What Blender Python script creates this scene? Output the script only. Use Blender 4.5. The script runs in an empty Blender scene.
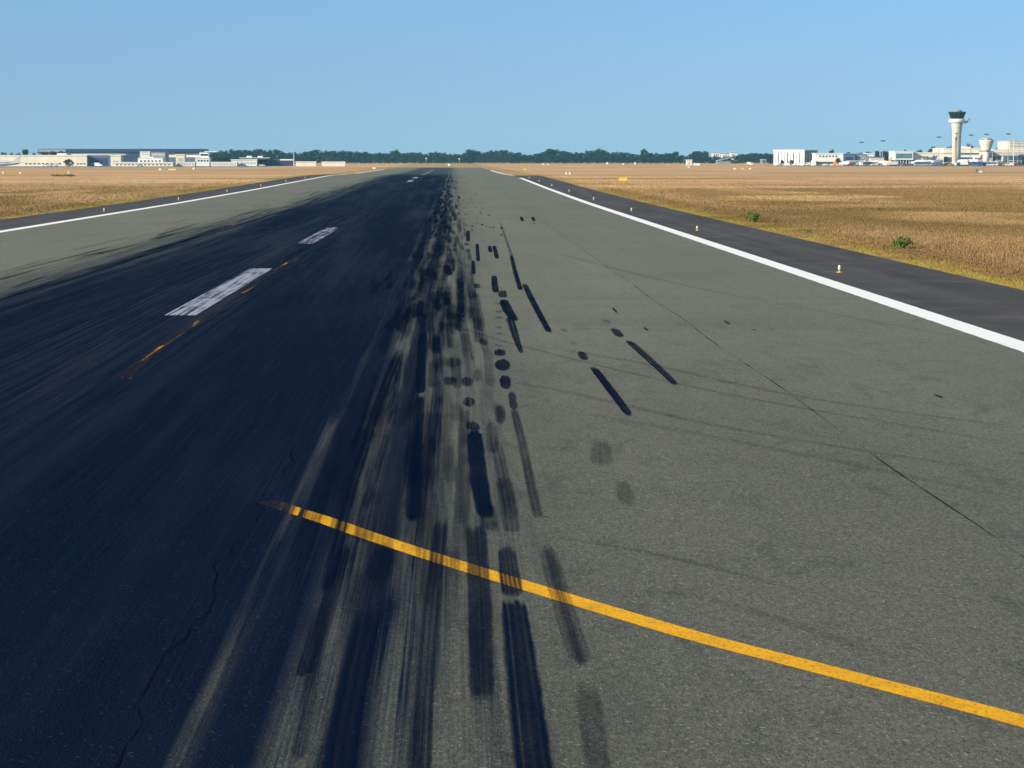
import bpy, math, random
import numpy as np
from mathutils import Vector, Matrix

random.seed(11)
rng = np.random.default_rng(5)
sc = bpy.context.scene
COL = sc.collection
PI = math.pi
R = math.radians

# ------------------------------------------------------------------ camera
F = 2200.0                      # focal length in pixels of the 1024 px wide frame
H = 5.0                         # eye height: a cockpit on the runway
CX, CY = 453.5, 158.8           # where the runway direction (+Y) meets the horizon
pitch = math.atan((384 - CY) / F)
yaw = math.atan((512 - CX) / (F / math.cos(pitch)))
fwd = Vector((math.sin(yaw) * math.cos(pitch), math.cos(yaw) * math.cos(pitch), -math.sin(pitch)))
right = Vector((math.cos(yaw), -math.sin(yaw), 0))
up = right.cross(fwd)
cam_d = bpy.data.cameras.new('camera')
cam_d.sensor_width = 36
cam_d.lens = 36 * F / 1024
cam_d.clip_start = 0.5
cam_d.clip_end = 30000
cam = bpy.data.objects.new('camera', cam_d)
COL.objects.link(cam)
M3 = Matrix((right, up, -fwd)).transposed()
cam.matrix_world = Matrix.Translation((0, 0, H)) @ M3.to_4x4()
sc.camera = cam
EYE = Vector((0, 0, H))

# the runway's long profile: a low hump where another runway crosses
GP = [(-300, 0), (250, 0), (350, .2), (430, .46), (500, .68), (560, .8), (610, .6), (660, .42), (740, .3), (900, .25), (1100, .2), (1250, 0), (9000, 0)]
GX = np.array([p[0] for p in GP], float); GZ = np.array([p[1] for p in GP], float)
YS = sorted(set([-60., 0.] + [float(v) for v in range(20, 250, 20)] + [float(v) for v in range(250, 1300, 12)] + [1250., 1300., 1450., 1660., 2000., 2600., 4000., 6500.]))
_sm = np.interp(YS, GX, GZ)
for _ in range(3):
    _s2 = _sm.copy(); _s2[1:-1] = (_sm[:-2] + 2 * _sm[1:-1] + _sm[2:]) / 4
    _s2[[y < 230 or y > 1260 for y in YS]] = 0
    _sm = _s2
def g(y): return float(np.interp(y, YS, _sm))

def ray(px, py): return fwd * F + right * (px - 512) - up * (py - 384)
def at(px, py, Y):
    d = ray(px, py); return EYE + d * (Y / d.y)
def gnd(px, py):
    d = ray(px, py); z = 0
    for _ in range(6):
        t = (z - H) / d.z; p = EYE + d * t; z = g(p.y)
    return p
def xat(px, Y): return at(px, 170, Y).x
def zat(py, Y, px=512): return at(px, py, Y).z

# ------------------------------------------------------------------ materials
def new_mat(name):
    m = bpy.data.materials.new(name); m.use_nodes = True
    nt = m.node_tree; nt.nodes.clear()
    o = nt.nodes.new('ShaderNodeOutputMaterial'); b = nt.nodes.new('ShaderNodeBsdfPrincipled')
    nt.links.new(b.outputs[0], o.inputs[0])
    return m, nt, b
class N:
    """small helper that writes shader node maths"""
    def __init__(s, nt): s.nt = nt
    def put(s, sock, v):
        if isinstance(v, bpy.types.NodeSocket): s.nt.links.new(v, sock)
        elif v is not None: sock.default_value = v
    def math(s, op, a, b=None, c=None, clamp=False):
        n = s.nt.nodes.new('ShaderNodeMath'); n.operation = op; n.use_clamp = clamp
        s.put(n.inputs[0], a); s.put(n.inputs[1], b); s.put(n.inputs[2], c); return n.outputs[0]
    def add(s, a, b): return s.math('ADD', a, b)
    def mul(s, a, b): return s.math('MULTIPLY', a, b)
    def ss(s, v, a, b, o0=0., o1=1.):
        n = s.nt.nodes.new('ShaderNodeMapRange'); n.interpolation_type = 'SMOOTHSTEP'
        s.put(n.inputs[0], v); s.put(n.inputs[1], a); s.put(n.inputs[2], b); s.put(n.inputs[3], o0); s.put(n.inputs[4], o1)
        return n.outputs[0]
    def lin(s, v, a, b, o0=0., o1=1.):
        n = s.nt.nodes.new('ShaderNodeMapRange'); s.put(n.inputs[0], v)
        for i, q in enumerate((a, b, o0, o1)): s.put(n.inputs[i + 1], q)
        return n.outputs[0]
    def pos(s):
        n = s.nt.nodes.new('ShaderNodeTexCoord'); return n.outputs['Object']
    def xyz(s, v):
        n = s.nt.nodes.new('ShaderNodeSeparateXYZ'); s.put(n.inputs[0], v); return n.outputs
    def scl(s, v, f, off=(0, 0, 0)):
        n = s.nt.nodes.new('ShaderNodeMapping'); s.put(n.inputs[0], v); n.inputs['Scale'].default_value = f; n.inputs['Location'].default_value = off
        return n.outputs[0]
    def noise(s, v, scale=1., detail=2., rough=.5, dist=0.):
        n = s.nt.nodes.new('ShaderNodeTexNoise'); s.put(n.inputs['Vector'], v)
        n.inputs['Scale'].default_value = scale; n.inputs['Detail'].default_value = detail
        n.inputs['Roughness'].default_value = rough; n.inputs['Distortion'].default_value = dist
        return n.outputs[0]
    def vor(s, v, scale, feature='F1'):
        n = s.nt.nodes.new('ShaderNodeTexVoronoi'); s.put(n.inputs['Vector'], v); n.inputs['Scale'].default_value = scale; n.feature = feature
        return n.outputs
    def mix(s, f, a, b, mode='MIX'):
        n = s.nt.nodes.new('ShaderNodeMix'); n.data_type = 'RGBA'; n.blend_type = mode
        s.put(n.inputs[0], f)
        for i, q in ((6, a), (7, b)):
            s.put(n.inputs[i], q if isinstance(q, bpy.types.NodeSocket) else (*q, 1))
        return n.outputs[2]
    def bump(s, h, dist, strength=1.):
        n = s.nt.nodes.new('ShaderNodeBump'); s.put(n.inputs['Height'], h); n.inputs['Distance'].default_value = dist; n.inputs['Strength'].default_value = strength
        return n.outputs[0]
    def attr(s, name):
        n = s.nt.nodes.new('ShaderNodeAttribute'); n.attribute_name = name; return n.outputs
def set_bsdf(b, rough=.6, spec=.3, metal=0.):
    b.inputs['Roughness'].default_value = rough; b.inputs['Specular IOR Level'].default_value = spec; b.inputs['Metallic'].default_value = metal

_cache = {}
def paint(c, rough=.55, spec=.35, vary=.14, scale=.5, metal=0.):
    """painted / rendered / metal surface with a little weathering"""
    k = (c, rough, spec, vary, scale, metal)
    if k in _cache: return _cache[k]
    m, nt, b = new_mat('painted'); n = N(nt)
    p = n.pos(); f = n.noise(n.scl(p, (1, 1, .35)), scale, 5, .6)
    lo = tuple(x * (1 - vary) for x in c); hi = tuple(min(.9, x * (1 + vary)) for x in c)
    n.put(b.inputs['Base Color'], n.mix(n.lin(f, .3, .7), lo, hi)); set_bsdf(b, rough, spec, metal)
    _cache[k] = m; return m
def glass(c=(.03, .045, .06)):
    k = ('glass', c)
    if k in _cache: return _cache[k]
    m, nt, b = new_mat('dark_glass'); n = N(nt)
    f = n.noise(n.pos(), .35, 2)
    n.put(b.inputs['Base Color'], n.mix(f, tuple(x * .6 for x in c), tuple(x * 1.5 for x in c))); set_bsdf(b, .12, .5)
    _cache[k] = m; return m

# rubber laid down by landing wheels, as a density over the ground: shared by asphalt and paint
RG = bpy.data.node_groups.new('rubber_density', 'ShaderNodeTree')
RG.interface.new_socket('Density', in_out='OUTPUT', socket_type='NodeSocketFloat')
go = RG.nodes.new('NodeGroupOutput'); n = N(RG)
p = n.pos(); x, y, z = n.xyz(p)[:3]
s1 = n.noise(n.scl(p, (1.15, .011, 1)), 1, 3, .55)          # broad lanes
s2 = n.noise(n.scl(p, (5.5, .03, 1), (3, 7, 0)), 1, 4, .6)       # tyre wide lanes
s3 = n.noise(n.scl(p, (34., .16, 1), (9, 1, 0)), 1, 3, .6)     # tread lines
s4 = n.noise(n.scl(p, (2.2, .09, 1), (4, 4, 4)), 1, 3, .6)       # starts and stops of single landings
jit = n.add(n.mul(n.add(s1, -.5), 7.0), n.add(n.mul(n.add(s2, -.5), 3.4), n.mul(n.add(s4, -.5), 2.4)))
xl = n.add(x, n.mul(jit, .85))
left = n.ss(n.add(xl, n.mul(n.add(s3, -.5), 3.2)), -20.6, -14.6)
warp = n.mul(n.add(n.noise(n.scl(p, (.25, .02, 1), (6, 6, 6)), 1, 3, .55), -.5), n.ss(y, 40, 200, .25, 1.5))
lx = n.add(n.add(x, warp), n.mul(n.add(s2, -.5), n.ss(y, 40, 160, .12, .9)))
rp = RG.nodes.new('ShaderNodeValToRGB'); rp.color_ramp.interpolation = 'EASE'
LANES = [(-4, 1), (-2.46, 1), (-2.38, .86), (-2.3, .78), (-2.23, .9), (-2.14, .99), (-1.75, 1), (-1.62, .86), (-1.5, .68), (-1.35, .64), (-1.22, .74), (-1.1, .92), (-.85, .94), (-.72, .76), (-.62, .54), (-.5, .6), (-.42, .72), (-.28, .68), (-.2, .42), (-.02, .28), (.12, .42), (.38, .42), (.46, .24), (.55, .34), (.8, .32), (.9, .2), (1.4, .13), (2.2, .06), (3, 0)]
el = rp.color_ramp.elements
for k, (lx_, lv) in enumerate(LANES):
    e = el[k] if k < 2 else el.new((lx_ + 4) / 7)
    e.position = (lx_ + 4) / 7; e.color = (lv, lv, lv, 1)
for e, (lx_, lv) in zip(sorted(el, key=lambda q: q.position), LANES): e.color = (lv, lv, lv, 1)
n.put(rp.inputs[0], n.lin(lx, -4, 3))
lane = n.xyz(rp.outputs[0])[0]
lane = n.math('MAXIMUM', lane, n.mul(n.ss(n.add(x, n.mul(n.add(s2, -.5), 1.2)), -1.75, -2.3), n.ss(y, 29, 44)))
mid = n.mul(n.ss(lane, .0, .5), n.ss(lane, 1.0, .72))        # where the asphalt still shows
brk = n.add(n.mul(n.add(s4, -.5), 1.5), n.add(n.mul(n.add(s3, -.5), 1.1), n.mul(n.add(s2, -.5), .8)))
lane = n.math('ADD', lane, n.mul(brk, n.mul(mid, 1.15)), clamp=True)
wear = n.noise(n.scl(p, (.5, .012, 1), (2, 2, 2)), 1, 5, .65)
tr2 = n.mul(n.mul(n.ss(x, -13.5, -10.5), n.ss(x, -6.2, -8.), ), n.mul(n.ss(s2, .42, .66), n.ss(s3, .35, .65)))
blot = n.noise(n.scl(p, (.18, .03, 1), (12, 4, 0)), 1, 4, .6)
thin = n.add(n.add(n.mul(tr2, n.ss(y, 25, 60, .02, .11)), n.mul(n.ss(blot, .5, .72), n.mul(n.ss(s3, .3, .7), .04))), n.mul(n.add(n.mul(n.ss(wear, .48, .70), .05), n.mul(n.ss(s3, .5, .75), .045)), n.ss(y, 20, 60, .35, 1)))
lane = n.math('SUBTRACT', lane, thin, clamp=True)
far = n.ss(y, 520, 760, 1, .72)
tot = n.mul(n.mul(lane, left), far)
RG.links.new(tot, go.inputs[0])
def rubber(nt):
    q = nt.nodes.new('ShaderNodeGroup'); q.node_tree = RG; return q.outputs[0]
RUB = (.0025, .0080, .0245)  # navy: the sky's reflection is put into the rubber's base colour

def mat_asphalt():
    m, nt, b = new_mat('runway_asphalt'); n = N(nt); p = n.pos(); x, y, z = n.xyz(p)[:3]
    big = n.noise(n.scl(p, (.22, .035, 1)), 1, 5, .6)
    lane = n.noise(n.scl(p, (1.6, .012, 1), (5, 0, 0)), 1, 4, .6)
    cross = n.noise(n.scl(p, (.05, .5, 1), (1, 8, 0)), 1, 4, .65)
    mid = n.noise(n.scl(p, (1.8, 1.4, 1), (0, 2, 0)), 1, 5, .65)
    c = n.mix(n.lin(big, .3, .7), (.140, .139, .092), (.177, .173, .114))
    c = n.mix(n.mul(n.lin(lane, .35, .7), .35), c, (.115, .122, .1))
    c = n.mix(n.mul(n.lin(cross, .45, .75), .35), c, (.12, .125, .098))
    c = n.mix(n.mul(n.ss(mid, .48, .75), .5), c, (.085, .092, .075))
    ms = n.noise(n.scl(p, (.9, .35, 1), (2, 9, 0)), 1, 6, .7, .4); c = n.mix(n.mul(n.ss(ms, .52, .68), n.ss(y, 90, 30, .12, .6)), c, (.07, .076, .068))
    cr2 = n.noise(n.scl(p, (.03, .11, 1), (4, 2, 0)), 1, 5, .6, .5); c = n.mix(n.mul(n.ss(cr2, .48, .68), .5), c, (.105, .108, .08))
    blotch = n.noise(n.scl(p, (.12, .05, 1), (3, 3, 9)), 1, 4, .6); c = n.mix(n.mul(n.ss(n.add(y, n.mul(n.add(blotch, -.5), 60)), 80, 24), .62), c, (.078, .077, .056))  # darker towards the near end, the border broken by broad noise
    # paving lanes of slightly different age
    c = n.mix(n.mul(n.ss(x, 7.08, 7.14), .16), c, (.11, .118, .098))
    # dark repairs and stains right of the tracks
    st = n.noise(n.scl(p, (.9, .16, 1), (7, 3, 1)), 1, 4, .6)
    c = n.mix(n.mul(n.mul(n.ss(st, .56, .72), n.ss(y, 120, 40)), .45), c, (.06, .066, .06))
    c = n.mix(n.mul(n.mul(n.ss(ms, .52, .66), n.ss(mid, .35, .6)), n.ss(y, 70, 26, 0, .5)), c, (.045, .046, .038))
    # aggregate
    v = n.vor(n.scl(p, (1, 1, 1)), 38.)
    gr = n.noise(n.scl(p, (1, .5, 1)), 24, 5, .85)
    c = n.mix(n.ss(gr, .49, .63, 0, .78), c, (.034, .037, .03)); c = n.mix(n.ss(gr, .48, .34, 0, .5), c, (.225, .23, .185))
    chip = n.math('GREATER_THAN', n.xyz(v['Color'])[0], .988)
    c = n.mix(n.mul(chip, .5), c, (.34, .34, .30))
    d = rubber(nt)
    gd = n.math('MULTIPLY', d, n.ss(gr, .72, .3, .93, 1.03), clamp=True)
    rb = n.mix(n.ss(gr, .40, .62), tuple(q * 1.25 + .0005 for q in RUB), tuple(q * .5 for q in RUB)); rb = n.mix(n.mul(n.ss(ms, .5, .7), .5), rb, (.0050, .0120, .0265)); rb = n.mix(n.mul(chip, .35), rb, (.06, .065, .075))
    c = n.mix(gd, c, rb)
    n.put(b.inputs['Base Color'], c); set_bsdf(b, .8, .22)
    n.put(b.inputs['Roughness'], n.lin(d, 0, 1, .88, .75)); n.put(b.inputs['Specular IOR Level'], n.lin(d, 0, 1, .2, .0))
    n.put(b.inputs['Normal'], n.bump(n.add(gr, n.mul(v['Distance'], .6)), .012, .8))
    return m
def mat_shoulder():
    m, nt, b = new_mat('shoulder_asphalt'); n = N(nt); p = n.pos()
    a = n.noise(n.scl(p, (.8, .03, 1)), 1, 5, .6); gr = n.noise(p, 14, 4, .75); k = n.noise(n.scl(p, (.2, .25, 1)), 1, 5, .65)
    c = n.mix(n.lin(a, .3, .7), (.034, .030, .028), (.074, .067, .060))
    c = n.mix(n.mul(n.ss(k, .5, .7), .7), c, (.098, .087, .077))
    c = n.mix(n.ss(gr, .5, .7, 0, .35), c, (.03, .03, .032))
    n.put(b.inputs['Base Color'], c); set_bsdf(b, .9, .2); n.put(b.inputs['Normal'], n.bump(gr, .012, .7)); return m
def mat_white_line():
    m, nt, b = new_mat('white_paint'); n = N(nt); p = n.pos()
    a = n.noise(n.scl(p, (3, .3, 1)), 1, 5, .7); gr = n.noise(p, 20, 3, .7)
    c = n.mix(n.ss(a, .5, .85, 0, .5), (.80, .79, .75), (.55, .54, .50))
    c = n.mix(n.ss(gr, .62, .8, 0, .4), c, (.3, .3, .28))
    x = n.xyz(p)[0]; d = n.math('ABSOLUTE', n.add(n.math('ABSOLUTE', n.add(x, 7.985)), -23.135)); e = n.noise(n.scl(p, (2.5, 1.2, 1)), 1, 5, .75)
    n.put(b.inputs['Alpha'], n.ss(n.add(d, n.mul(n.add(e, -.5), .14)), .46, .40))
    n.put(b.inputs['Base Color'], c); set_bsdf(b, .7, .2); return m
def mat_dash():
    m, nt, b = new_mat('rubbered_white_paint'); n = N(nt); p = n.pos(); x, y, z = n.xyz(p)[:3]
    a = n.noise(n.scl(p, (9, .06, 1)), 1, 4, .65); a2 = n.noise(n.scl(p, (24, .2, 1)), 1, 3, .6); k = n.noise(n.scl(p, (1, .4, 1)), 1, 4, .6)
    t = n.add(n.add(n.mul(a, .6), n.mul(a2, .35)), n.mul(k, .25))
    t = n.add(t, n.ss(y, 105, 125, 0, .035)); t = n.add(t, n.ss(y, 165, 190, 0, .10)); t = n.add(t, n.ss(y, 400, 450, 0, -.2)); t = n.add(t, n.ss(y, 185, 195, 0, .045))
    c = n.mix(n.ss(t, .545, .69), (.30, .32, .39), (.008, .015, .036))
    n.put(b.inputs['Base Color'], c); set_bsdf(b, .8, .0); return m
def mat_yellow():
    m, nt, b = new_mat('yellow_paint'); n = N(nt); p = n.pos(); x, y, z = n.xyz(p)[:3]
    gr = n.noise(n.scl(p, (1, .5, 1)), 26, 5, .85); a = n.noise(n.scl(p, (1.4, 1.4, 1)), 1, 4, .7)
    c = n.mix(n.ss(a, .4, .75, 0, .7), (.76, .375, .008), (.55, .255, .009))
    c = n.mix(n.ss(gr, .49, .64, 0, .8), c, (.24, .11, .010))
    lanes = n.noise(n.scl(p, (7., .02, 1), (2, 0, 0)), 1, 4, .65)
    wear = n.math('ADD', n.ss(x, -1.2, -2.4, 0, .8), n.mul(n.add(lanes, -.5), n.ss(x, -.5, -1.6, 0, 3.4)), clamp=True)
    wear = n.math('MULTIPLY', wear, n.ss(gr, .8, .4, .7, 1.1), clamp=True)
    blotch = n.noise(n.scl(p, (5., .16, 1), (8, 3, 0)), 1, 4, .65)
    wear = n.math('MAXIMUM', wear, n.mul(n.ss(x, -2.2, -2.45), n.ss(blotch, .62, .53, .6, 1)))
    n.put(b.inputs['Alpha'], n.ss(n.add(wear, n.mul(n.add(gr, -.5), .8)), 1., .6))
    c = n.mix(n.mul(wear, .35), c, RUB)
    n.put(b.inputs['Base Color'], c); set_bsdf(b, .75, .12); n.put(b.inputs['Specular IOR Level'], n.lin(wear, 0, .5, .12, 0)); n.put(b.inputs['Normal'], n.bump(gr, .01, .6)); return m
def mat_marks():
    """single tyre marks: rubber through which the asphalt shows between treads and where it is thin"""
    m, nt, b = new_mat('tyre_rubber'); n = N(nt); p = n.pos()
    uvn = nt.nodes.new('ShaderNodeUVMap'); uvn.uv_map = 'UVMap'; u, v, _ = n.xyz(uvn.outputs[0])[:3]
    at_ = n.attr('mark'); seed, stren, tread = n.xyz(at_['Vector'])[:3]
    ln = n.attr('ends'); ln_x, soft, near = n.xyz(ln['Vector'])[:3]
    uu = n.math('ABSOLUTE', n.add(n.mul(u, 2), -1))
    ej = n.noise(n.scl(p, (1.5, .8, 1)), 1, 4, .7)
    rnd = n.mul(n.mul(n.mul(uu, uu), uu), n.add(n.mul(n.xyz(p)[1], .014), .12))
    edge = n.ss(n.add(uu, n.mul(n.add(ej, -.5), .5)), 1.0, .74)
    dn = n.mul(v, ln_x)                       # metres from the far end
    df = n.mul(n.math('SUBTRACT', 1, v), ln_x)   # metres from the near end
    ej2 = n.mul(n.add(n.noise(n.scl(p, (14, .5, 1)), 1, 3, .7), -.5), n.add(n.mul(soft, 1.2), .9))
    ends = n.mul(n.ss(n.math('SUBTRACT', n.add(dn, ej2), rnd), 0., soft), n.ss(n.math('SUBTRACT', n.add(df, n.mul(ej2, .45)), rnd), 0., near))
    cv = nt.nodes.new('ShaderNodeCombineXYZ'); n.put(cv.inputs[0], n.add(n.mul(u, 11.), n.mul(seed, 77.))); n.put(cv.inputs[1], n.mul(seed, 31.)); n.put(cv.inputs[2], n.mul(dn, .04))
    lines = n.noise(cv.outputs[0], 1, 2, .6)
    groove = n.ss(n.add(lines, n.mul(n.add(n.math('SINE', n.mul(u, n.mul(tread, 6.283))), 1), .16)), n.lin(tread, 0, 1.5, 1.2, .66), n.lin(tread, 0, 1.5, 1.4, .88), 1, .38)
    patch = n.noise(n.scl(p, (2.2, .35, 1)), 1, 4, .65)
    gr = n.noise(p, 22, 4, .8)
    a = n.mul(n.mul(edge, ends), n.mul(groove, stren))
    a = n.mul(a, n.lin(n.add(n.mul(patch, .4), n.mul(lines, .6)), .36, .60, n.lin(stren, .5, 1, .3, .72), 1.15)); a = n.math('MULTIPLY', a, n.ss(gr, .78, .35, .62, 1.05), clamp=True)
    n.put(b.inputs['Base Color'], RUB + (1,)); set_bsdf(b, .75, .0); n.put(b.inputs['Alpha'], a)
    return m
def mat_field():
    m, nt, b = new_mat('dry_grassland'); n = N(nt); p = n.pos(); x, y, z = n.xyz(p)[:3]
    a = n.noise(n.scl(p, (.010, .022, 1)), 1, 5, .6, .3)
    c2 = n.noise(n.scl(p, (.012, .034, 1), (31, 8, 0)), 1, 5, .62, .3)
    f = n.noise(n.scl(p, (.09, .16, 1), (7, 3, 0)), 1, 6, .7)
    h = n.noise(p, 1.6, 5, .75)
    c = n.mix(n.lin(a, .35, .65), (.48, .285, .125), (.66, .405, .205))
    c = n.mix(n.mul(n.ss(c2, .50, .64), .8), c, (.25, .18, .06))
    yb = n.add(n.add(y, n.mul(n.add(a, -.5), 140)), n.mul(n.add(f, -.5), 60)); c = n.mix(n.mul(n.mul(n.ss(yb, 200, 250), n.ss(yb, 390, 320)), .7), c, (.19, .14, .042))
    c = n.mix(n.mul(n.ss(f, .52, .72), .55), c, (.27, .165, .07))
    c = n.mix(n.ss(h, .45, .7, 0, .4), c, (.18, .11, .045))
    # verges beside the pavement stay greener
    ed = n.mul(n.ss(n.math('ABSOLUTE', n.add(x, 8)), 33.5, 30.8), .7)
    c = n.mix(n.mul(ed, n.ss(f, .35, .6)), c, (.19, .165, .03))
    n.put(b.inputs['Base Color'], c); set_bsdf(b, .95, .05); n.put(b.inputs['Normal'], n.bump(n.add(h, f), .25, .8)); return m
def mat_blades():
    m, nt, b = new_mat('grass_blades'); n = N(nt); c = n.attr('tint')['Color']
    nz = n.noise(n.pos(), 3., 2)
    n.put(b.inputs['Base Color'], n.mix(n.lin(nz, .3, .7, 0, .5), c, (.22, .15, .06))); set_bsdf(b, .85, .1)
    return m
def mat_leaf(c0, c1):
    m, nt, b = new_mat('foliage'); n = N(nt)
    oi = nt.nodes.new('ShaderNodeObjectInfo').outputs['Random']
    f = n.noise(n.pos(), .45, 3, .6)
    c = n.mix(n.lin(f, .3, .7), c0, c1)
    c = n.mix(n.mul(oi, .45), c, tuple(q * .55 for q in c0))
    n.put(b.inputs['Base Color'], c); set_bsdf(b, .7, .15); return m
def mat_apron():
    m, nt, b = new_mat('concrete'); n = N(nt); p = n.pos(); a = n.noise(n.scl(p, (.05, .05, 1)), 1, 5, .6)
    n.put(b.inputs['Base Color'], n.mix(n.lin(a, .3, .7), (.17, .165, .15), (.24, .23, .21))); set_bsdf(b, .85, .2); return m
def mat_crack(c0=(.006, .008, .012), c1=(.028, .03, .03)):
    m, nt, b = new_mat('bitumen'); n = N(nt); a = n.noise(n.scl(n.pos(), (4, .4, 1)), 1, 3)
    n.put(b.inputs['Base Color'], n.mix(a, c0, c1)); set_bsdf(b, .7, .02)
    tr = n.noise(n.scl(n.pos(), (1, .22, 1), (3, 3, 3)), 1, 4, .7); n.put(b.inputs['Alpha'], n.ss(tr, .38, .58, .05, .85)); return m

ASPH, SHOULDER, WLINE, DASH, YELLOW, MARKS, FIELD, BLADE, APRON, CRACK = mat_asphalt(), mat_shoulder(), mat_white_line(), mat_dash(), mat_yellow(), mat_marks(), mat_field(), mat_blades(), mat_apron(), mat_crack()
LEAF_A = mat_leaf((.006, .021, .011), (.014, .036, .016))
LEAF_B = mat_leaf((.010, .028, .013), (.022, .044, .018))
LEAF_BUSH = mat_leaf((.045, .11, .014), (.10, .20, .03))
BARK = paint((.09, .065, .045), .9, .1, .3, 2.)
CREAM = paint((.70, .62, .47), vary=.1, scale=.2); WHITE = paint((.70, .68, .62), vary=.1, scale=.2); BEIGE = paint((.55, .50, .42), vary=.1)
LGREY = paint((.42, .43, .44)); MGREY = paint((.24, .25, .27)); DGREY = paint((.075, .08, .09)); STEEL = paint((.33, .34, .36), .4, .5)
BLUEGREY = paint((.085, .115, .19)); NAVY = paint((.022, .04, .10), vary=.25); BLUEROOF = paint((.018, .035, .10), vary=.2, scale=.1); GREYROOF = paint((.17, .18, .20), vary=.2)
PINKW = paint((.74, .62, .52), vary=.08); YELP = paint((.75, .47, .03)); ORANGE = paint((.70, .20, .04)); RED = paint((.42, .035, .03)); MAROON = paint((.19, .03, .055)); BLUEP = paint((.03, .06, .25))
TYRE = paint((.02, .02, .022), .85, .2); BLACK = paint((.025, .027, .03)); GLASS = glass(); GLASSB = glass((.04, .075, .10)); TURQ = glass((.08, .16, .19)); TAN = paint((.35, .22, .13)); GREENP = paint((.10, .20, .06))
CAPW = paint((.62, .60, .52), .4, .4, .08)

# ------------------------------------------------------------------ mesh helpers
class MB:
    def __init__(s): s.v = []; s.f = []
    def add(s, vs, fs):
        o = len(s.v); s.v += [tuple(q) for q in vs]; s.f += [tuple(i + o for i in q) for q in fs]; return s
    def box(s, x0, x1, y0, y1, z0, z1):
        return s.add([(x0, y0, z0), (x1, y0, z0), (x1, y1, z0), (x0, y1, z0), (x0, y0, z1), (x1, y0, z1), (x1, y1, z1), (x0, y1, z1)],
                     [(0, 3, 2, 1), (4, 5, 6, 7), (0, 1, 5, 4), (1, 2, 6, 5), (2, 3, 7, 6), (3, 0, 4, 7)])
    def lathe(s, prof, n=16, c=(0, 0), axis='z'):
        vs = []; fs = []
        for r, h in prof:
            for k in range(n):
                a = 2 * PI * k / n; u, w = r * math.cos(a), r * math.sin(a)
                vs.append((c[0] + u, c[1] + w, h) if axis == 'z' else ((h, c[0] + u, c[1] + w) if axis == 'x' else (c[0] + u, h, c[1] + w)))
        m = len(prof)
        for i in range(m - 1):
            for k in range(n):
                k2 = (k + 1) % n; fs.append((i * n + k, i * n + k2, (i + 1) * n + k2, (i + 1) * n + k))
        fs.append(tuple(range(n - 1, -1, -1))); fs.append(tuple((m - 1) * n + k for k in range(n)))
        return s.add(vs, fs)
    def prism(s, poly, y0, y1):         # poly in x,z swept along y
        n = len(poly)
        return s.add([(x, y0, z) for x, z in poly] + [(x, y1, z) for x, z in poly],
                     [tuple(range(n)), tuple(range(2 * n - 1, n - 1, -1))] + [(i, n + i, n + (i + 1) % n, (i + 1) % n) for i in range(n)])
    def plan(s, poly, z0, z1):          # poly in x,y swept along z
        n = len(poly)
        return s.add([(x, y, z0) for x, y in poly] + [(x, y, z1) for x, y in poly],
                     [tuple(range(n - 1, -1, -1)), tuple(range(n, 2 * n))] + [(i, (i + 1) % n, n + (i + 1) % n, n + i) for i in range(n)])
    def tube(s, pts, r, n=6):
        pts = [Vector(q) for q in pts]; vs = []; fs = []
        for i, q in enumerate(pts):
            d = (pts[min(i + 1, len(pts) - 1)] - pts[max(i - 1, 0)]).normalized()
            e = d.orthogonal().normalized(); w = d.cross(e); rr = r[i] if isinstance(r, (list, tuple)) else r
            for k in range(n): vs.append(q + (e * math.cos(2 * PI * k / n) + w * math.sin(2 * PI * k / n)) * rr)
        for i in range(len(pts) - 1):
            for k in range(n): fs.append((i * n + k, i * n + (k + 1) % n, (i + 1) * n + (k + 1) % n, (i + 1) * n + k))
        fs.append(tuple(range(n - 1, -1, -1))); fs.append(tuple((len(pts) - 1) * n + k for k in range(n)))
        return s.add(vs, fs)
    def build(s, name, mat, parent=None, smooth=False, label=None, loc=None):
        me = bpy.data.meshes.new(name); me.from_pydata(s.v, [], s.f)
        me.materials.append(mat)
        if smooth: me.polygons.foreach_set('use_smooth', [True] * len(me.polygons))
        me.update()
        o = bpy.data.objects.new(name, me); COL.objects.link(o)
        if parent: o.parent = parent
        if label: o['label'] = label
        if loc: o.location = loc
        return o
def thing(name, label, cat, loc, rz=0., group=None):
    o = bpy.data.objects.new(name, None); COL.objects.link(o); o.empty_display_size = .5
    o.location = loc; o.rotation_euler = (0, 0, rz); o['label'] = label; o['category'] = cat
    if group: o['group'] = group
    return o
def dup(root, loc, rz=0., label=None, group=None, scale=None):
    r = root.copy(); COL.objects.link(r); r.location = loc; r.rotation_euler = (0, 0, rz)
    if label: r['label'] = label
    if group: r['group'] = group
    if scale: r.scale = scale
    for ch in list(root.children):
        c = ch.copy(); COL.objects.link(c); c.parent = r
        for q in list(ch.children):
            d = q.copy(); COL.objects.link(d); d.parent = c
    return r
def struct(o): o['kind'] = 'structure'; return o
def stuff(o): o['kind'] = 'stuff'; return o

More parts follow.
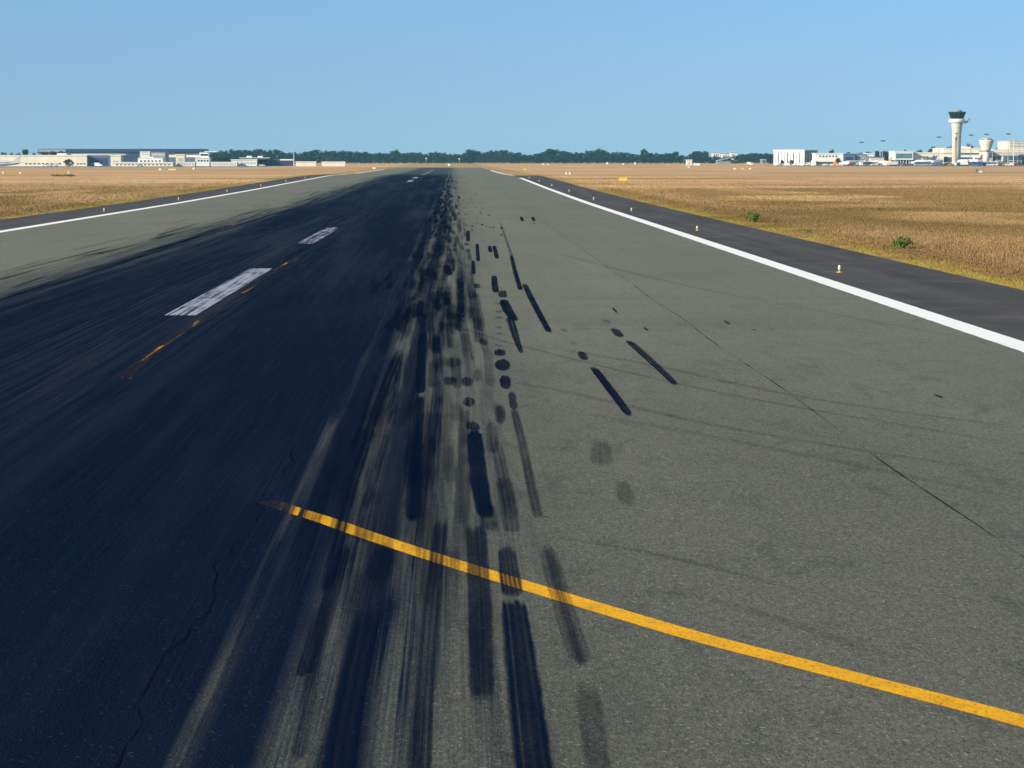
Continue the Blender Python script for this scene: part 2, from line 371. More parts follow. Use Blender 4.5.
# ------------------------------------------------------------------ the ground
def sheet(name, mat, x0, x1, dz, y0=-60., y1=1e9, nx=1):
    ys = [y for y in YS if y0 < y < y1]; ys = [y0] + ys + ([y1] if y1 < 1e8 else [])
    m = MB(); xs = [x0 + (x1 - x0) * i / nx for i in range(nx + 1)]
    vs = [(x, y, g(y) + dz) for y in ys for x in xs]; k = nx + 1
    fs = [(j * k + i, j * k + i + 1, (j + 1) * k + i + 1, (j + 1) * k + i) for j in range(len(ys) - 1) for i in range(nx)]
    return struct(m.add(vs, fs).build(name, mat))
sheet('grass_field', FIELD, -3000, 3000, 0)
sheet('runway_shoulder', SHOULDER, -37.3, -30.9, .02, y1=640.); sheet('runway_shoulder', SHOULDER, 15.2, 21.7, .02, y1=560.)
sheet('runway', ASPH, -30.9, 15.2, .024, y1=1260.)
ap = at(1024, 166.4, 1450)
sheet('apron', APRON, 225, 900, .03, y0=1440., y1=1720.)
sheet('apron', APRON, -700, -120, .03, y0=1290., y1=1560.)
sheet('taxiway', APRON, -900, -31.5, .03, y0=1010., y1=1034.)
sheet('taxiway', APRON, 22.4, 900, .03, y0=770., y1=786.)
for (x0, x1, y0, y1) in ((14.7, 15.6, -60., 500.), (14.7, 15.6, 566., 900.), (-31.6, -30.65, -60., 640.), (-31.6, -30.65, 700., 1000.)):
    sheet('edge_stripe', WLINE, x0, x1, .029, y0=y0, y1=y1)
for k in range(0, 15):
    if 495 < 70.4 + 60 * k < 560: continue
    sheet('centre_dash', DASH, -9.25, -8.25, .029, y0=70.4 + 60 * k, y1=100.6 + 60 * k)

def ribbon(name, mat, pts, w, dz, jag=0.):
    """a painted or sealed strip along a path of ground points"""
    P = [Vector((a, b_, 0)) for a, b_ in pts]; m = MB(); vs = []
    for i, q in enumerate(P):
        d = (P[min(i + 1, len(P) - 1)] - P[max(i - 1, 0)]).normalized(); nn = Vector((-d.y, d.x, 0)) * w / 2
        j = random.uniform(-jag, jag); ww = 1 + (random.uniform(-.5, .6) if jag else 0)
        for q2 in (q + nn * ww, q - nn * ww): vs.append((q2.x + j, q2.y, g(q2.y) + dz))
    fs = [(2 * i, 2 * i + 1, 2 * i + 3, 2 * i + 2) for i in range(len(P) - 1)]
    return struct(m.add(vs, fs).build(name, mat))
def spline(ctrl, n=12):
    out = []; C_ = [Vector(c) for c in ctrl]
    for i in range(len(C_) - 1):
        p0, p1, p2, p3 = C_[max(i - 1, 0)], C_[i], C_[i + 1], C_[min(i + 2, len(C_) - 1)]
        for k in range(n):
            t = k / n
            out.append(.5 * ((2 * p1) + (p2 - p0) * t + (2 * p0 - 5 * p1 + 4 * p2 - p3) * t * t + (3 * p1 - p0 - 3 * p2 + p3) * t ** 3))
    return out + [C_[-1]]
yl = [gnd(a, b_).xy for a, b_ in ((1400, 832), (1200, 776), (1024, 724.5), (900, 692), (800, 666), (700, 640), (600, 610.5), (500, 580), (430, 558), (370, 538), (325, 522), (290, 511))]
yl = [Vector((q.x, q.y)) for q in yl] + [Vector((-2.75, 31.9))]
ribbon('taxi_line', YELLOW, [(q.x, q.y) for q in spline(yl, 10)], .34, .029)
ribbon('faded_taxi_line', YELLOW, [(-7.5, 50.), (-7.75, 56.), (-7.9, 64.), (-7.95, 80.), (-7.95, 112.)], .26, .029)
random.seed(3)
ribbon('pavement_joint', CRACK, [(7.1 + (.04 * math.sin(y * .3)), y) for y in np.arange(10, 470, 1.5)], .026, .028, .02)
ribbon('pavement_joint', mat_crack((.001, .002, .008), (.002, .004, .014)), [(-2.62 - .012 * (60 - y) * (y < 60) * .5 + .1 * math.sin(y * 1.1) + .05 * math.sin(y * 3.7), y) for y in np.arange(10, 60, .7)], .026, .028, .03)

# single tyre marks ---------------------------------------------------------------
marks = []      # (ctrl points [(x,y)], widths, strength, tread, soft far end, soft near end)
def mpx(ctrl, w, s=.95, tread=0., soft=1.5, near=.5):
    """ctrl: far to near photo pixels on the runway, w: width there"""
    P = [gnd(a, b_) for a, b_ in ctrl]
    w = w if isinstance(w, (list, tuple)) else [w] * len(ctrl)
    W = [q * (P[i] - EYE).length / F for i, q in enumerate(w)]
    marks.append(([(q.x, q.y) for q in P], W, s, tread, soft, near))
def mm(x, y0, y1, w, s, tread=0., soft=3., near=1., dx=0.): marks.append(([(x + dx, y1), (x + dx * .5, (y0 + y1) / 2), (x, y0)], [w] * 3, s, tread, soft, near))
mpx([(461, 250), (461, 285), (461.5, 318)], [9, 11, 12], .97, 1.5, 42, .6)
mpx([(494, 276), (494.5, 285), (496, 294)], [6, 7, 7.5], .95, 0, 1, .8)
mpx([(502, 290), (503, 299)], [9, 10], .85, 0, 2, 1.)
mpx([(503, 300), (507, 310), (515, 322)], [9, 12, 9], 1, 0, .5, .5)
mpx([(509, 318), (515, 337), (521.5, 355)], [10, 8, 4], 1, 2., .5, .5)
mpx([(511, 255), (515, 272), (520.5, 291)], [3.5, 5, 5.5], .95, 0, 3, .5)
mpx([(500, 222), (506, 240), (512, 258)], [2, 3, 3.5], .4, 0, 8, 2)
mpx([(524, 284), (533, 303), (549.5, 334)], [6, 7, 7], .97, 1., 1.5, .5)
mpx([(473, 261), (473.5, 275)], [4, 4.5], .95, 0, .8, .5)
mpx([(476.8, 284), (476.8, 289.5)], [7, 7], .7, 0, .6, .6)
mpx([(477, 244), (478, 262)], [3.5, 4.5], .95, 0, .8, .6)
mpx([(468, 231), (468, 242)], [4, 4.5], .9, 0, 1, .6)
mpx([(494, 246), (497, 259.5)], [4, 5], .95, 0, 1, .6)
mpx([(489.5, 246), (490.5, 253)], [4.5, 5], .85, 0, 1, .6)
mpx([(580, 352), (585, 361.5)], [9, 10], .9, 5, .3, .2)
mpx([(592, 367.5), (610, 391), (630, 418)], [9, 10.5, 9], 1, 3.2, .7, .4)
mpx([(613, 329), (621, 338.5)], [10, 10], .95, 4, .5, .3)
mpx([(627, 341), (645, 357), (660, 371), (676.5, 387)], [9, 10, 9, 8], 1, 3., .8, .4)
mpx([(604, 320), (609, 325)], [9, 9], .35, 4, .5, .5); mpx([(562, 329), (566, 333.5)], [9, 9], .35, 4, .5, .5); mpx([(571, 342), (575, 346)], [9, 9], .35, 4, .5, .5)
for px, a, b_ in ((521, 217, 221.5), (532.5, 217, 221.5), (533, 223, 224)): mpx([(px, a), (px + 1.5, b_)], [3.5, 4], .85, 0, .6, .5)
mpx([(612, 308), (617, 314)], 3, .8, 0, .3, .3); mpx([(643.5, 328), (648, 332)], 4, .8, 0, .3, .3); mpx([(724, 321), (730, 326)], 4, .7, 0, .3, .3); mpx([(751, 329.5), (757, 332)], 4, .8, 0, .3, .3); mpx([(933, 395), (944, 400)], 6, .8, 0, .2, .2)
mpx([(502.5, 360), (502.5, 366), (503, 372.5)], [11, 18, 11], .85, 0, .4, .4)
mpx([(504.5, 376), (505, 383), (505.5, 391)], [9, 12.5, 10], .93, 0, .4, .4)
for yy in (303, 311, 317, 327, 333, 345, 351): mpx([(499, yy), (499.5, yy + 3)], 11, .42, 3, .3, .3)
mpx([(499.5, 349), (499.8, 358)], 13, .8, 0, 1., .5)
mpx([(511, 392), (514, 411)], [8, 9], .8, 4, .5, .1)
mpx([(513, 409), (522, 445), (529, 480), (538, 520)], [9, 11, 12, 13], .6, 2.5, 1, .2)
mpx([(539, 517.5), (550.5, 519.5)], 4, .7, 0, .02, .02)
mpx([(545, 545), (556, 585), (568, 625), (582, 671)], [19, 22, 25, 26], .62, 1.5, .6, .4)
mpx([(499, 405), (500, 416), (500, 427)], [9, 11.5, 9], .6, 0, .5, .5)
mpx([(471, 422), (474, 432.5)], [14, 16], .85, 4.5, .4, .1)
mpx([(474, 431), (476, 455), (479, 485), (486, 522)], [16, 18, 20, 18], 1, 1., .4, .35)
mpx([(468.5, 398), (469, 408.5)], 13, .8, 2, .3, .2); mpx([(467, 378), (467.5, 388)], 13, .75, 4, .3, .2); mpx([(465, 408), (462, 450)], 12, .4, 0, 1, 1)
mpx([(449, 377), (449.5, 387)], 17, .6, 0, .5, .5); mpx([(452, 358), (452, 370)], 20, .55, 2, .8, .8)
mpx([(423, 330), (421, 360), (420, 395)], [9, 10, 11], .95, 1, 2, .2)
mpx([(419.5, 396), (418, 430), (415, 480), (412, 525)], [11, 13, 17, 20], .97, 1.5, .8, .5)
mpx([(400, 350), (379, 400), (362, 455), (348, 500), (324, 600)], [10, 11, 12, 13, 15], .9, 2., 3, .8)
mpx([(506, 545), (508, 570), (513, 602)], [19, 22, 26], .85, 5.5, .6, .4)
mpx([(512, 600), (518, 650), (524, 700), (535, 800)], [27, 33, 38, 44], 1, 4.2, .5, .4)
mpx([(503, 478), (512, 535)], [18, 20], .55, 6, .3, .1)
mpx([(475, 525), (478, 580), (480, 640), (482, 712)], [22, 25, 27, 28], .72, 1., .8, .8)
mpx([(441, 520), (432, 600), (425, 680), (418, 800)], [16, 20, 23, 27], .72, 3.5, .8, .5)
mpx([(384, 545), (375, 590)], [26, 30], .55, 1, .8, .7)
mpx([(372, 600), (358, 660), (346, 720), (335, 800)], [30, 34, 38, 42], .8, 3.5, 1.5, .5)
mpx([(345, 545), (322, 620), (302, 680)], [14, 17, 20], .75, 4., .6, .05)
mpx([(325, 600), (310, 690), (296, 768)], [11, 16, 18], .55, 5, .6, .3)
mpx([(462, 440), (462, 530)], [14, 18], .4, 2, 1, 1); mpx([(452, 545), (450, 640)], [16, 20], .35, 4, 1, 1); mpx([(535, 440), (590, 470)], 14, .0, 0, 1, 1)
mpx([(600, 440), (602, 470)], [22, 26], .28, 0, .8, .8); mpx([(620, 480), (628, 510)], [18, 22], .25, 0, .8, .8); mpx([(585, 680), (600, 790)], [26, 30], .32, 0, .8, .8)
mpx([(436, 335), (436, 356)], [9, 10], .8, 0, 1, .6); mpx([(431, 318), (432, 345), (434, 352)], [6, 7, 7], .55, 0, 1, .5); mpx([(448, 308), (450, 350)], [6, 7], .5, 0, 1, .5)
mpx([(410, 306), (404, 322)], [7, 8], .95, 0, 2, .4); mpx([(422, 300), (418, 318)], [7, 8], .95, 0, 2, .4); mpx([(447, 298), (447, 306)], [8, 8], .8, 0, 1, .4); mpx([(446, 265), (449, 276)], [7, 8], .9, 0, 1, .4)
# tyre tracks of turning aircraft, faint, across the right half
for ctrl, w, s in (([(430, 322), (470, 332), (505, 343), (540, 352), (620, 372), (760, 402), (1040, 450)], 8, .22), ([(470, 378), (560, 392), (700, 424), (860, 452), (1040, 478)], 14, .2), ([(520, 345), (640, 364), (800, 398), (1040, 432)], 13, .17), ([(560, 410), (700, 436), (860, 468), (1040, 505)], 20, .15),
                   ([(480, 530), (560, 540), (680, 562), (860, 610)], 16, .2), ([(560, 590), (700, 600), (860, 650), (1000, 690)], 22, .14), ([(560, 255), (680, 285), (850, 318), (1040, 352)], 7, .13)):
    mpx(ctrl, w, s, 0, 3, 3)
# the many short touchdown marks along the track of the right main wheels
r_ = random.Random(8)
for i in range(260):
    y0 = 62 + (r_.random() ** 1.3) * 390; L = r_.uniform(4, 15) * (1 + y0 / 300)
    x = min(.75, r_.gauss(-.75, .75)); mm(x, y0, y0 + L, r_.uniform(.2, .38), r_.uniform(.3, .85), r_.choice((0, 0, 1.5, 3)), L * r_.uniform(.45, .95), L * r_.uniform(.04, .3), r_.uniform(-.12, .12))
for i in range(95):
    y0 = 22 + (r_.random() ** 1.6) * 200; L = r_.uniform(9, 26) * (1 + y0 / 160); x = min(.7, r_.gauss(-1.0, .75)); mm(x, y0, y0 + L, r_.uniform(.14, .36), r_.uniform(.25, .62), r_.choice((2, 3, 4, 5)), L * r_.uniform(.4, .8), L * r_.uniform(.1, .35), r_.uniform(-.3, .3))
for i in range(140):
    y0 = 58 + (r_.random() ** 1.4) * 230; L = r_.uniform(3, 14) * (1 + y0 / 200); x = min(.8, r_.gauss(-.7, .85)); mm(x, y0, y0 + L, r_.uniform(.18, .34), r_.uniform(.15, .55), r_.choice((0, 2, 4)), L * .7, L * .25, r_.uniform(-.1, .1))
for i in range(46):
    y0 = 110 + r_.random() * 320; x = r_.uniform(.8, 3.6); L = r_.uniform(2, 7); mm(x, y0, y0 + L, r_.uniform(.2, .34), r_.uniform(.3, .8), 0, L * .4, .6, .1)
for i in range(40):
    y0 = 24 + r_.random() * 50; L = r_.uniform(3, 12); x = r_.uniform(-2.1, .9); mm(x, y0, y0 + L, r_.uniform(.16, .34), r_.uniform(.25, .6), r_.choice((3, 4, 5)), L * .3, .5, r_.uniform(-.1, .1))
# drawn out marks along the left border of the rubber
for i in range(170):
    y0 = 60 + r_.random() * 300; L = r_.uniform(8, 34); x = -15.8 - abs(r_.gauss(0, 2.2)); mm(x, y0, y0 + L, r_.uniform(.16, .36), r_.uniform(.2, .65), r_.choice((0, 2, 4)), L * .3, L * .2, r_.uniform(-.5, .5))
# build: every mark gets the lowest free layer among those it overlaps
mv, mf, uvs, a_m, a_e = [], [], [], [], []; boxes = []
for i, (ctrl, W, s, tread, soft, near) in enumerate(marks):
    if s <= 0: continue
    C_ = [Vector(c) for c in ctrl]
    pts = spline([tuple(c) for c in C_], 6 if len(C_) > 2 else 5)
    tot = sum((pts[k + 1] - pts[k]).length for k in range(len(pts) - 1))
    if tot > 40:
        pts = spline([tuple(c) for c in C_], 14)
    ws = np.interp(np.linspace(0, 1, len(pts)), np.linspace(0, 1, len(W)), W)
    bx = (min(q.x for q in pts) - max(W), max(q.x for q in pts) + max(W), min(q.y for q in pts) - .3, max(q.y for q in pts) + .3)
    used = {b_[4] for b_ in boxes if b_[0] < bx[1] and bx[0] < b_[1] and b_[2] < bx[3] and bx[2] < b_[3]}
    lay = next(q for q in range(999) if q not in used); boxes.append(bx + (lay,))
    o = len(mv); sd = r_.random(); acc = 0
    tot = sum((pts[k + 1] - pts[k]).length for k in range(len(pts) - 1))
    for k, q in enumerate(pts):
        d = (pts[min(k + 1, len(pts) - 1)] - pts[max(k - 1, 0)]).normalized(); nn = Vector((d.y, -d.x)) * float(ws[k]) / 2
        z = g(q.y) + .0335 + lay * .0006
        mv += [(q.x + nn.x, q.y + nn.y, z), (q.x - nn.x, q.y - nn.y, z)]
        uvs += [(0, acc / tot), (1, acc / tot)]; a_m += [(sd, s, tread)] * 2; a_e += [(tot, soft, near)] * 2
        if k < len(pts) - 1:
            acc += (pts[k + 1] - q).length; mf.append((o + 2 * k, o + 2 * k + 1, o + 2 * k + 3, o + 2 * k + 2))
me = bpy.data.meshes.new('rubber_marks'); me.from_pydata(mv, [], mf); me.materials.append(MARKS)
uvl = me.uv_layers.new(name='UVMap'); li = np.zeros(len(me.loops), np.int32); me.loops.foreach_get('vertex_index', li)
uvl.data.foreach_set('uv', np.array(uvs, np.float32)[li].ravel())
for nm, arr in (('mark', a_m), ('ends', a_e)):
    me.attributes.new(nm, 'FLOAT_VECTOR', 'POINT').data.foreach_set('vector', np.array(arr, np.float32).ravel())
ro = bpy.data.objects.new('rubber_marks', me); COL.objects.link(ro); struct(ro)

# ------------------------------------------------------------------ grass
def lat(x, y, sx, sy, seed):
    """cheap smooth value noise"""
    rs = np.random.default_rng(seed); G = rs.random((64, 64))
    u, v = x * sx + 1000, y * sy + 1000; i, j = np.floor(u).astype(int), np.floor(v).astype(int); fu, fv = u - i, v - j
    fu = fu * fu * (3 - 2 * fu); fv = fv * fv * (3 - 2 * fv); i0, i1, j0, j1 = i % 64, (i + 1) % 64, j % 64, (j + 1) % 64
    return (G[i0, j0] * (1 - fu) + G[i1, j0] * fu) * (1 - fv) + (G[i0, j1] * (1 - fu) + G[i1, j1] * fu) * fv
def tufts(pts, nb, hscale, side):
    x, y = pts[:, 0], pts[:, 1]; n_ = len(x)
    e = (x - 21.7) if side > 0 else (-37.3 - x)                   # distance from the pavement
    n1 = lat(x, y, .12, .06, 1) * .6 + lat(x, y, .5, .3, 2) * .4; n2 = lat(x, y, .05, .035, 3); n3 = lat(x, y, .9, .7, 4)
    tan = np.array([.49, .295, .138]); och = np.array([.33, .20, .06]); oli = np.array([.16, .115, .033]); grn = np.array([.33, .29, .022]); brn = np.array([.17, .10, .04])
    c = tan[None] * (1 - n1[:, None] * .45) + och[None] * n1[:, None] * .45
    yb = y + 90 * (n2 - .5) + 50 * (n1 - .5) - .35 * np.abs(x); band = np.clip((yb - 165) / 40, 0, 1) * np.clip((375 - yb) / 60, 0, 1)
    k = np.clip(band * (.45 + 1.1 * n1) + np.clip((n2 - .55) * 4, 0, 1) * .5, 0, 1)[:, None]; c = c * (1 - k * .85) + oli * k * .85
    n6 = lat(x, y, .045, .018, 21) * .6 + lat(x, y, .16, .06, 22) * .4; q = np.clip((n6 - .52) * 5, 0, .85)[:, None]; c = c * (1 - q) + np.array([.235, .15, .052]) * q
    q = np.clip((.44 - n6) * 5, 0, .8)[:, None]; c = c * (1 - q) + np.array([.52, .345, .17]) * q
    n5 = lat(x, y, .45, .16, 12) * .6 + lat(x, y, 1.6, .8, 13) * .4; verge = np.clip(1.2 - e / (1.6 + 3.4 * n2), 0, 1) * np.clip((n5 - .40) * 6, 0, 1); verge = verge[:, None]; c = c * (1 - verge) + grn * verge
    pale = (np.exp(-((e - 7) / 3.5) ** 2) * .6 * n1)[:, None]; c = c * (1 - pale) + np.array([.52, .34, .18]) * pale
    dk = (np.exp(-((e - 3.2) / 1.3) ** 2) * .75 * np.clip(n1 * 2 - .5, 0, 1))[:, None]; c = c * (1 - dk) + brn * .8 * dk
    rm = (rng.random(n_) < .08)[:, None]; c = np.where(rm, brn, c)
    c *= rng.uniform(.88, 1.1, n_)[:, None] * (.68 + .5 * lat(x, y, .07, .05, 9) + .12 * n3)[:, None] * (np.interp(y, [0, 110, 200, 300, 420], [.58, .60, .68, .92, 1.1])[:, None] * (1 - verge) + .82 * verge)
    h = hscale * (1 + .7 * np.exp(-((e - 6.5) / 3.2) ** 2)) * (.085 + .15 * n3 * n1 * 1.6) * np.clip(.3 + e / 4., .3, 1) * rng.uniform(.6, 1.3, n_) * .72 * np.clip(1.25 - y / 520., .3, 1)
    X = np.repeat(x, nb) + rng.normal(0, .14, n_ * nb); Y = np.repeat(y, nb) + rng.normal(0, .14, n_ * nb)
    if side > 0: X = np.maximum(X, 21.55 + rng.random(n_ * nb) * .25 + .15 * np.sin(Y * .9) - .7 * rng.random(n_ * nb) ** 6)
    else: X = np.minimum(X, -37.1 - rng.random(n_ * nb) * .3)
    hh = np.repeat(h, nb) * rng.uniform(.6, 1.25, n_ * nb); a = rng.uniform(0, 2 * PI, n_ * nb); w = rng.uniform(.014, .038, n_ * nb) * hscale
    lx, ly = rng.normal(.04, .16, (2, n_ * nb)) * hh
    zb = np.interp(Y, YS, _sm) - .01
    v = np.empty((n_ * nb, 3, 3), np.float32)
    v[:, 0] = np.stack([X - w * np.cos(a), Y - w * np.sin(a), zb], 1); v[:, 1] = np.stack([X + w * np.cos(a), Y + w * np.sin(a), zb], 1); v[:, 2] = np.stack([X + lx, Y + ly, zb + hh], 1)
    col = np.repeat(np.repeat(c, nb, 0), 3, 0)
    return v.reshape(-1, 3), np.concatenate([col, np.ones((len(col), 1))], 1).astype(np.float32)
def scatter(n_, xr, yr, test):
    p_ = np.stack([rng.uniform(*xr, n_), rng.uniform(*yr, n_)], 1); return p_[test(p_[:, 0], p_[:, 1]) & (rng.random(n_) < np.clip((560 - p_[:, 1]) / 280, 0, 1))]
def grass(name, chunks):
    V = np.concatenate([c[0] for c in chunks]); Cc = np.concatenate([c[1] for c in chunks]); m = len(V)
    me = bpy.data.meshes.new(name); me.vertices.add(m); me.vertices.foreach_set('co', V.ravel()); me.loops.add(m); me.loops.foreach_set('vertex_index', np.arange(m, dtype=np.int32))
    me.polygons.add(m // 3); me.polygons.foreach_set('loop_start', np.arange(0, m, 3, dtype=np.int32)); me.update(calc_edges=True)
    me.attributes.new('tint', 'FLOAT_COLOR', 'POINT').data.foreach_set('color', Cc.ravel()); me.materials.append(BLADE)
    o = bpy.data.objects.new(name, me); COL.objects.link(o); stuff(o)
vis = lambda x, y: x < .31 * y + 2
grass('grass', [tufts(scatter(150000, (21.7, 60), (70, 210), vis), 6, 1.0, 1), tufts(scatter(105000, (21.7, 100), (210, 360), vis), 5, 1.35, 1), tufts(scatter(34000, (21.7, 150), (360, 620), vis), 4, 2.0, 1),
                tufts(scatter(20000, (21.7, 25.5), (70, 330), vis), 6, .7, 1)])
visl = lambda x, y: x > -.25 * y - 3
grass('grass', [tufts(scatter(100000, (-110, -37.3), (170, 340), visl), 5, 1.25, -1), tufts(scatter(36000, (-150, -37.3), (340, 640), visl), 4, 2.0, -1), tufts(scatter(9000, (-40, -37.3), (170, 500), visl), 5, .9, -1)])

def leafy(m, cx, cy, cz, rx, ry, rz, n_, size, rr):
    """leaf sized faces through a lumpy volume"""
    for _ in range(n_):
        while True:
            d = Vector((rr.gauss(0, 1), rr.gauss(0, 1), rr.gauss(0, 1)))
            if d.length > .1: break
        d.normalize(); rad = rr.random() ** .4
        c = Vector((cx + d.x * rx * rad, cy + d.y * ry * rad, cz + d.z * rz * rad))
        nrm = (d + Vector((rr.gauss(0, .5), rr.gauss(0, .5), rr.gauss(0, .5) + .25))).normalized(); e = nrm.orthogonal().normalized(); w = nrm.cross(e); a = rr.uniform(0, PI); u1 = e * math.cos(a) + w * math.sin(a); v1 = nrm.cross(u1); s = size * rr.uniform(.6, 1.3)
        m.add([c - u1 * s, c - v1 * s * .55, c + u1 * s, c + v1 * s * .55], [(0, 1, 2, 3)])
def bush(label, px, py, wpx, hpx, seed, cat='bush', name='bush', group=None, leaf=None, n_=420):
    p_ = gnd(px, py); k = p_.y / F; w, h = wpx * k, hpx * k; rr = random.Random(seed)
    t = thing(name, label, cat, p_, 0, group)
    m = MB()
    for _ in range(11):
        a = rr.uniform(0, 2 * PI); q = rr.random() ** .5 * w * .36; m2 = rr.uniform(.32, .95); s_ = .14 + .12 * rr.random()
        leafy(m, q * math.cos(a), q * math.sin(a) * .7, h * m2 * .78, w * s_, w * s_, h * .2, n_ // 11, max(.02, w * .045), rr)
    m.build('foliage', leaf or LEAF_BUSH, t)
    m = MB()
    for _ in range(6):
        a = rr.uniform(0, 2 * PI); m.tube([(0, 0, -.02), (math.cos(a) * w * .14, math.sin(a) * w * .12, h * .4), (math.cos(a) * w * .3, math.sin(a) * w * .26, h * .8)], [w * .02, w * .014, w * .005], 5)
    m.build('stem', BARK, t)
    return t
bush('leafy bright green bush in the dry grass right of the runway, nearest the camera', 903, 249.5, 26, 15.5, 4)
bush('smaller dark green bush at the grass edge farther along the right shoulder', 755, 223, 19, 14, 9)
bush('low round green weed at the grass edge between the two bushes on the right', 808, 234, 11, 6, 2, n_=160)
for i, (px, lb) in enumerate(((56, 'leftmost green shrub of the low strip in the dry field on the left'), (63, 'middle green shrub of the low strip in the dry field on the left'), (71, 'rightmost green shrub of the low strip in the dry field on the left'))):
    bush(lb, px, 176.6, 11, 2.6, 30 + i, cat='shrub', name='shrub', group='low green shrubs in the left field', leaf=LEAF_BUSH, n_=240)

# ------------------------------------------------------------------ runway furniture
def edge_light(label, x, y, grp):
    t = thing('runway_edge_light', label, 'runway light', (x, y, g(y) + .02), 0, grp)
    MB().lathe([(.15, 0), (.15, .02), (.10, .03)], 14).build('base_plate', YELP, t)
    MB().lathe([(.03, .03), (.03, .12), (.045, .125), (.045, .14)], 10).build('stem', YELP, t)
    MB().lathe([(.06, .14), (.085, .16), (.085, .22), (.07, .235)], 14).build('housing', CAPW, t, True)
    MB().lathe([(.07, .235), (.075, .28), (.06, .34), (.03, .37), (.005, .375)], 14).build('lamp_dome', CAPW, t, True)
    return t
LSC = .86
words = ['nearest', 'second', 'third', 'fourth', 'fifth', 'sixth', 'seventh', 'eighth']
lights = {}
proto = None
for side, x, ks, where in ((1, 17.0, range(0, 8), 'right'), (-1, -33.2, range(1, 8), 'left')):
    for i, k in enumerate(ks):
        y = 96.6 + 57 * k
        lb = f'white domed runway light on the {where} shoulder, {"nearest one" if i == 0 else words[i] + " one from the camera"}'
        if proto is None: proto = edge_light(lb, x, y, 'runway edge lights on the right shoulder'); proto.scale = (LSC,) * 3
        else: dup(proto, (x, y, g(y) + .02), 0, lb, f'runway edge lights on the {where} shoulder', (LSC,) * 3)

def sign(label, px, py, wpx, hpx, face, cat='airfield sign', legs=2, name='airfield_sign', Y=None):
    p_ = gnd(px, py) if Y is None else Vector((xat(px, Y), Y, g(Y))); k = p_.y / F; w, h = wpx * k, hpx * k
    t = thing(name, label, cat, p_)
    MB().box(-w / 2, w / 2, -.12, .12, h * .25, h).build('panel', face, t)
    MB().box(-w / 2 - .03, w / 2 + .03, -.14, .14, h + .002, h + .05).build('top_rail', DGREY, t)
    for s in ([-.36, .36] if legs == 2 else [0]):
        MB().box(s * w - .05, s * w + .05, -.05, .05, -.05, h * .25 - .002).build('leg', DGREY, t)
    return t
sign('yellow taxiway sign standing in the dry grass right of the runway', 623, 182, 8.2, 4.8, YELP)
sign('small yellow sign far off beside the right end of the runway', 525, 171, 2.6, 2.6, YELP)
sign('left one of a pair of white marker boards in the grass right of the runway', 566.2, 175.4, 1.5, 3.4, WHITE, 'marker board', 1, 'marker_board')
sign('right one of a pair of white marker boards in the grass right of the runway', 569.6, 175.4, 1.5, 3.4, WHITE, 'marker board', 1, 'marker_board')
sign('long low cream sign in the field before the stepped white building', 172, 170.6, 7.5, 1.8, paint((.70, .58, .27)), Y=None)
sign('short white sign left of the long cream sign in the left field', 160, 170.6, 2.8, 2, WHITE)
sign('white marker board before the grey jet, at the photo edge', 3, 174, 2, 2.2, WHITE, 'marker board', 1, 'marker_board')
sign('white marker board below the tail of the grey jet', 20, 174, 2, 1.9, WHITE, 'marker board', 1, 'marker_board')
sign('white marker board behind the strip of green shrubs', 68.5, 174, 1.6, 2.3, WHITE, 'marker board', 1, 'marker_board')
sign('white post sign before the low white sheds on the left', 193.5, 170.4, 1.6, 3, WHITE, 'marker board', 1, 'marker_board')
sign('pale orange marker beside the left end of the runway', 374, 169.5, 3, 2.2, PINKW, 'marker board', 1, 'marker_board')
sign('white cabinet standing past the far end of the dark rubber strip', 449, 166.6, 2.3, 3., WHITE, 'marker board', 1, 'marker_board')
for i, (px, lb) in enumerate(((734.5, 'leftmost low'), (742.3, 'middle bright'), (750, 'rightmost square'))):
    sign(lb + ' marker of the three in the field left of the white hotel', px, 169.9, 2.6, 2, (CREAM, YELP, CREAM)[i], 'marker board', 1, 'marker_board')
sign('cream marker in the field below the pale hut', 688.5, 168.6, 1.8, 2.2, CREAM, 'marker board', 1, 'marker_board')
sign('white equipment cabinet in the dry field below the terminal', 980.5, 173, 3.4, 2.2, WHITE, 'cabinet', 2, 'equipment_cabinet')
sign('green equipment cabinet with thin post in the field below the terminal', 976.8, 173, 2.4, 4., GREENP, 'cabinet', 2, 'equipment_cabinet')
for i, px in enumerate((607, 623, 635)):
    sign(('leftmost', 'middle', 'rightmost')[i] + ' small white marker before the wood right of the runway end', px, 165.4, 1.7, 3.2 if i != 1 else 2., WHITE, 'marker board', 1, 'marker_board')
for i, px in enumerate((543.2, 548)):
    sign(('left', 'right')[i] + ' one of two white markers before the wood just right of the runway end', px, 165.4, 1.9, 1.7, WHITE, 'marker board', 1, 'marker_board')
for i, (px, pt) in enumerate(((426.3, 159.), (459.3, 159.5))):     # approach light poles
    Y = 1720; t = thing('approach_light', ('left' if i == 0 else 'right') + ' white approach light pole before the wood at the runway end', 'light pole', (xat(px, Y), Y, 0))
    h = zat(pt, Y); MB().tube([(0, 0, 0), (0, 0, h)], .14, 6).build('pole', STEEL, t); MB().box(-.6, .6, -.3, .3, h + .002, h + .9).build('lamp', CAPW, t)

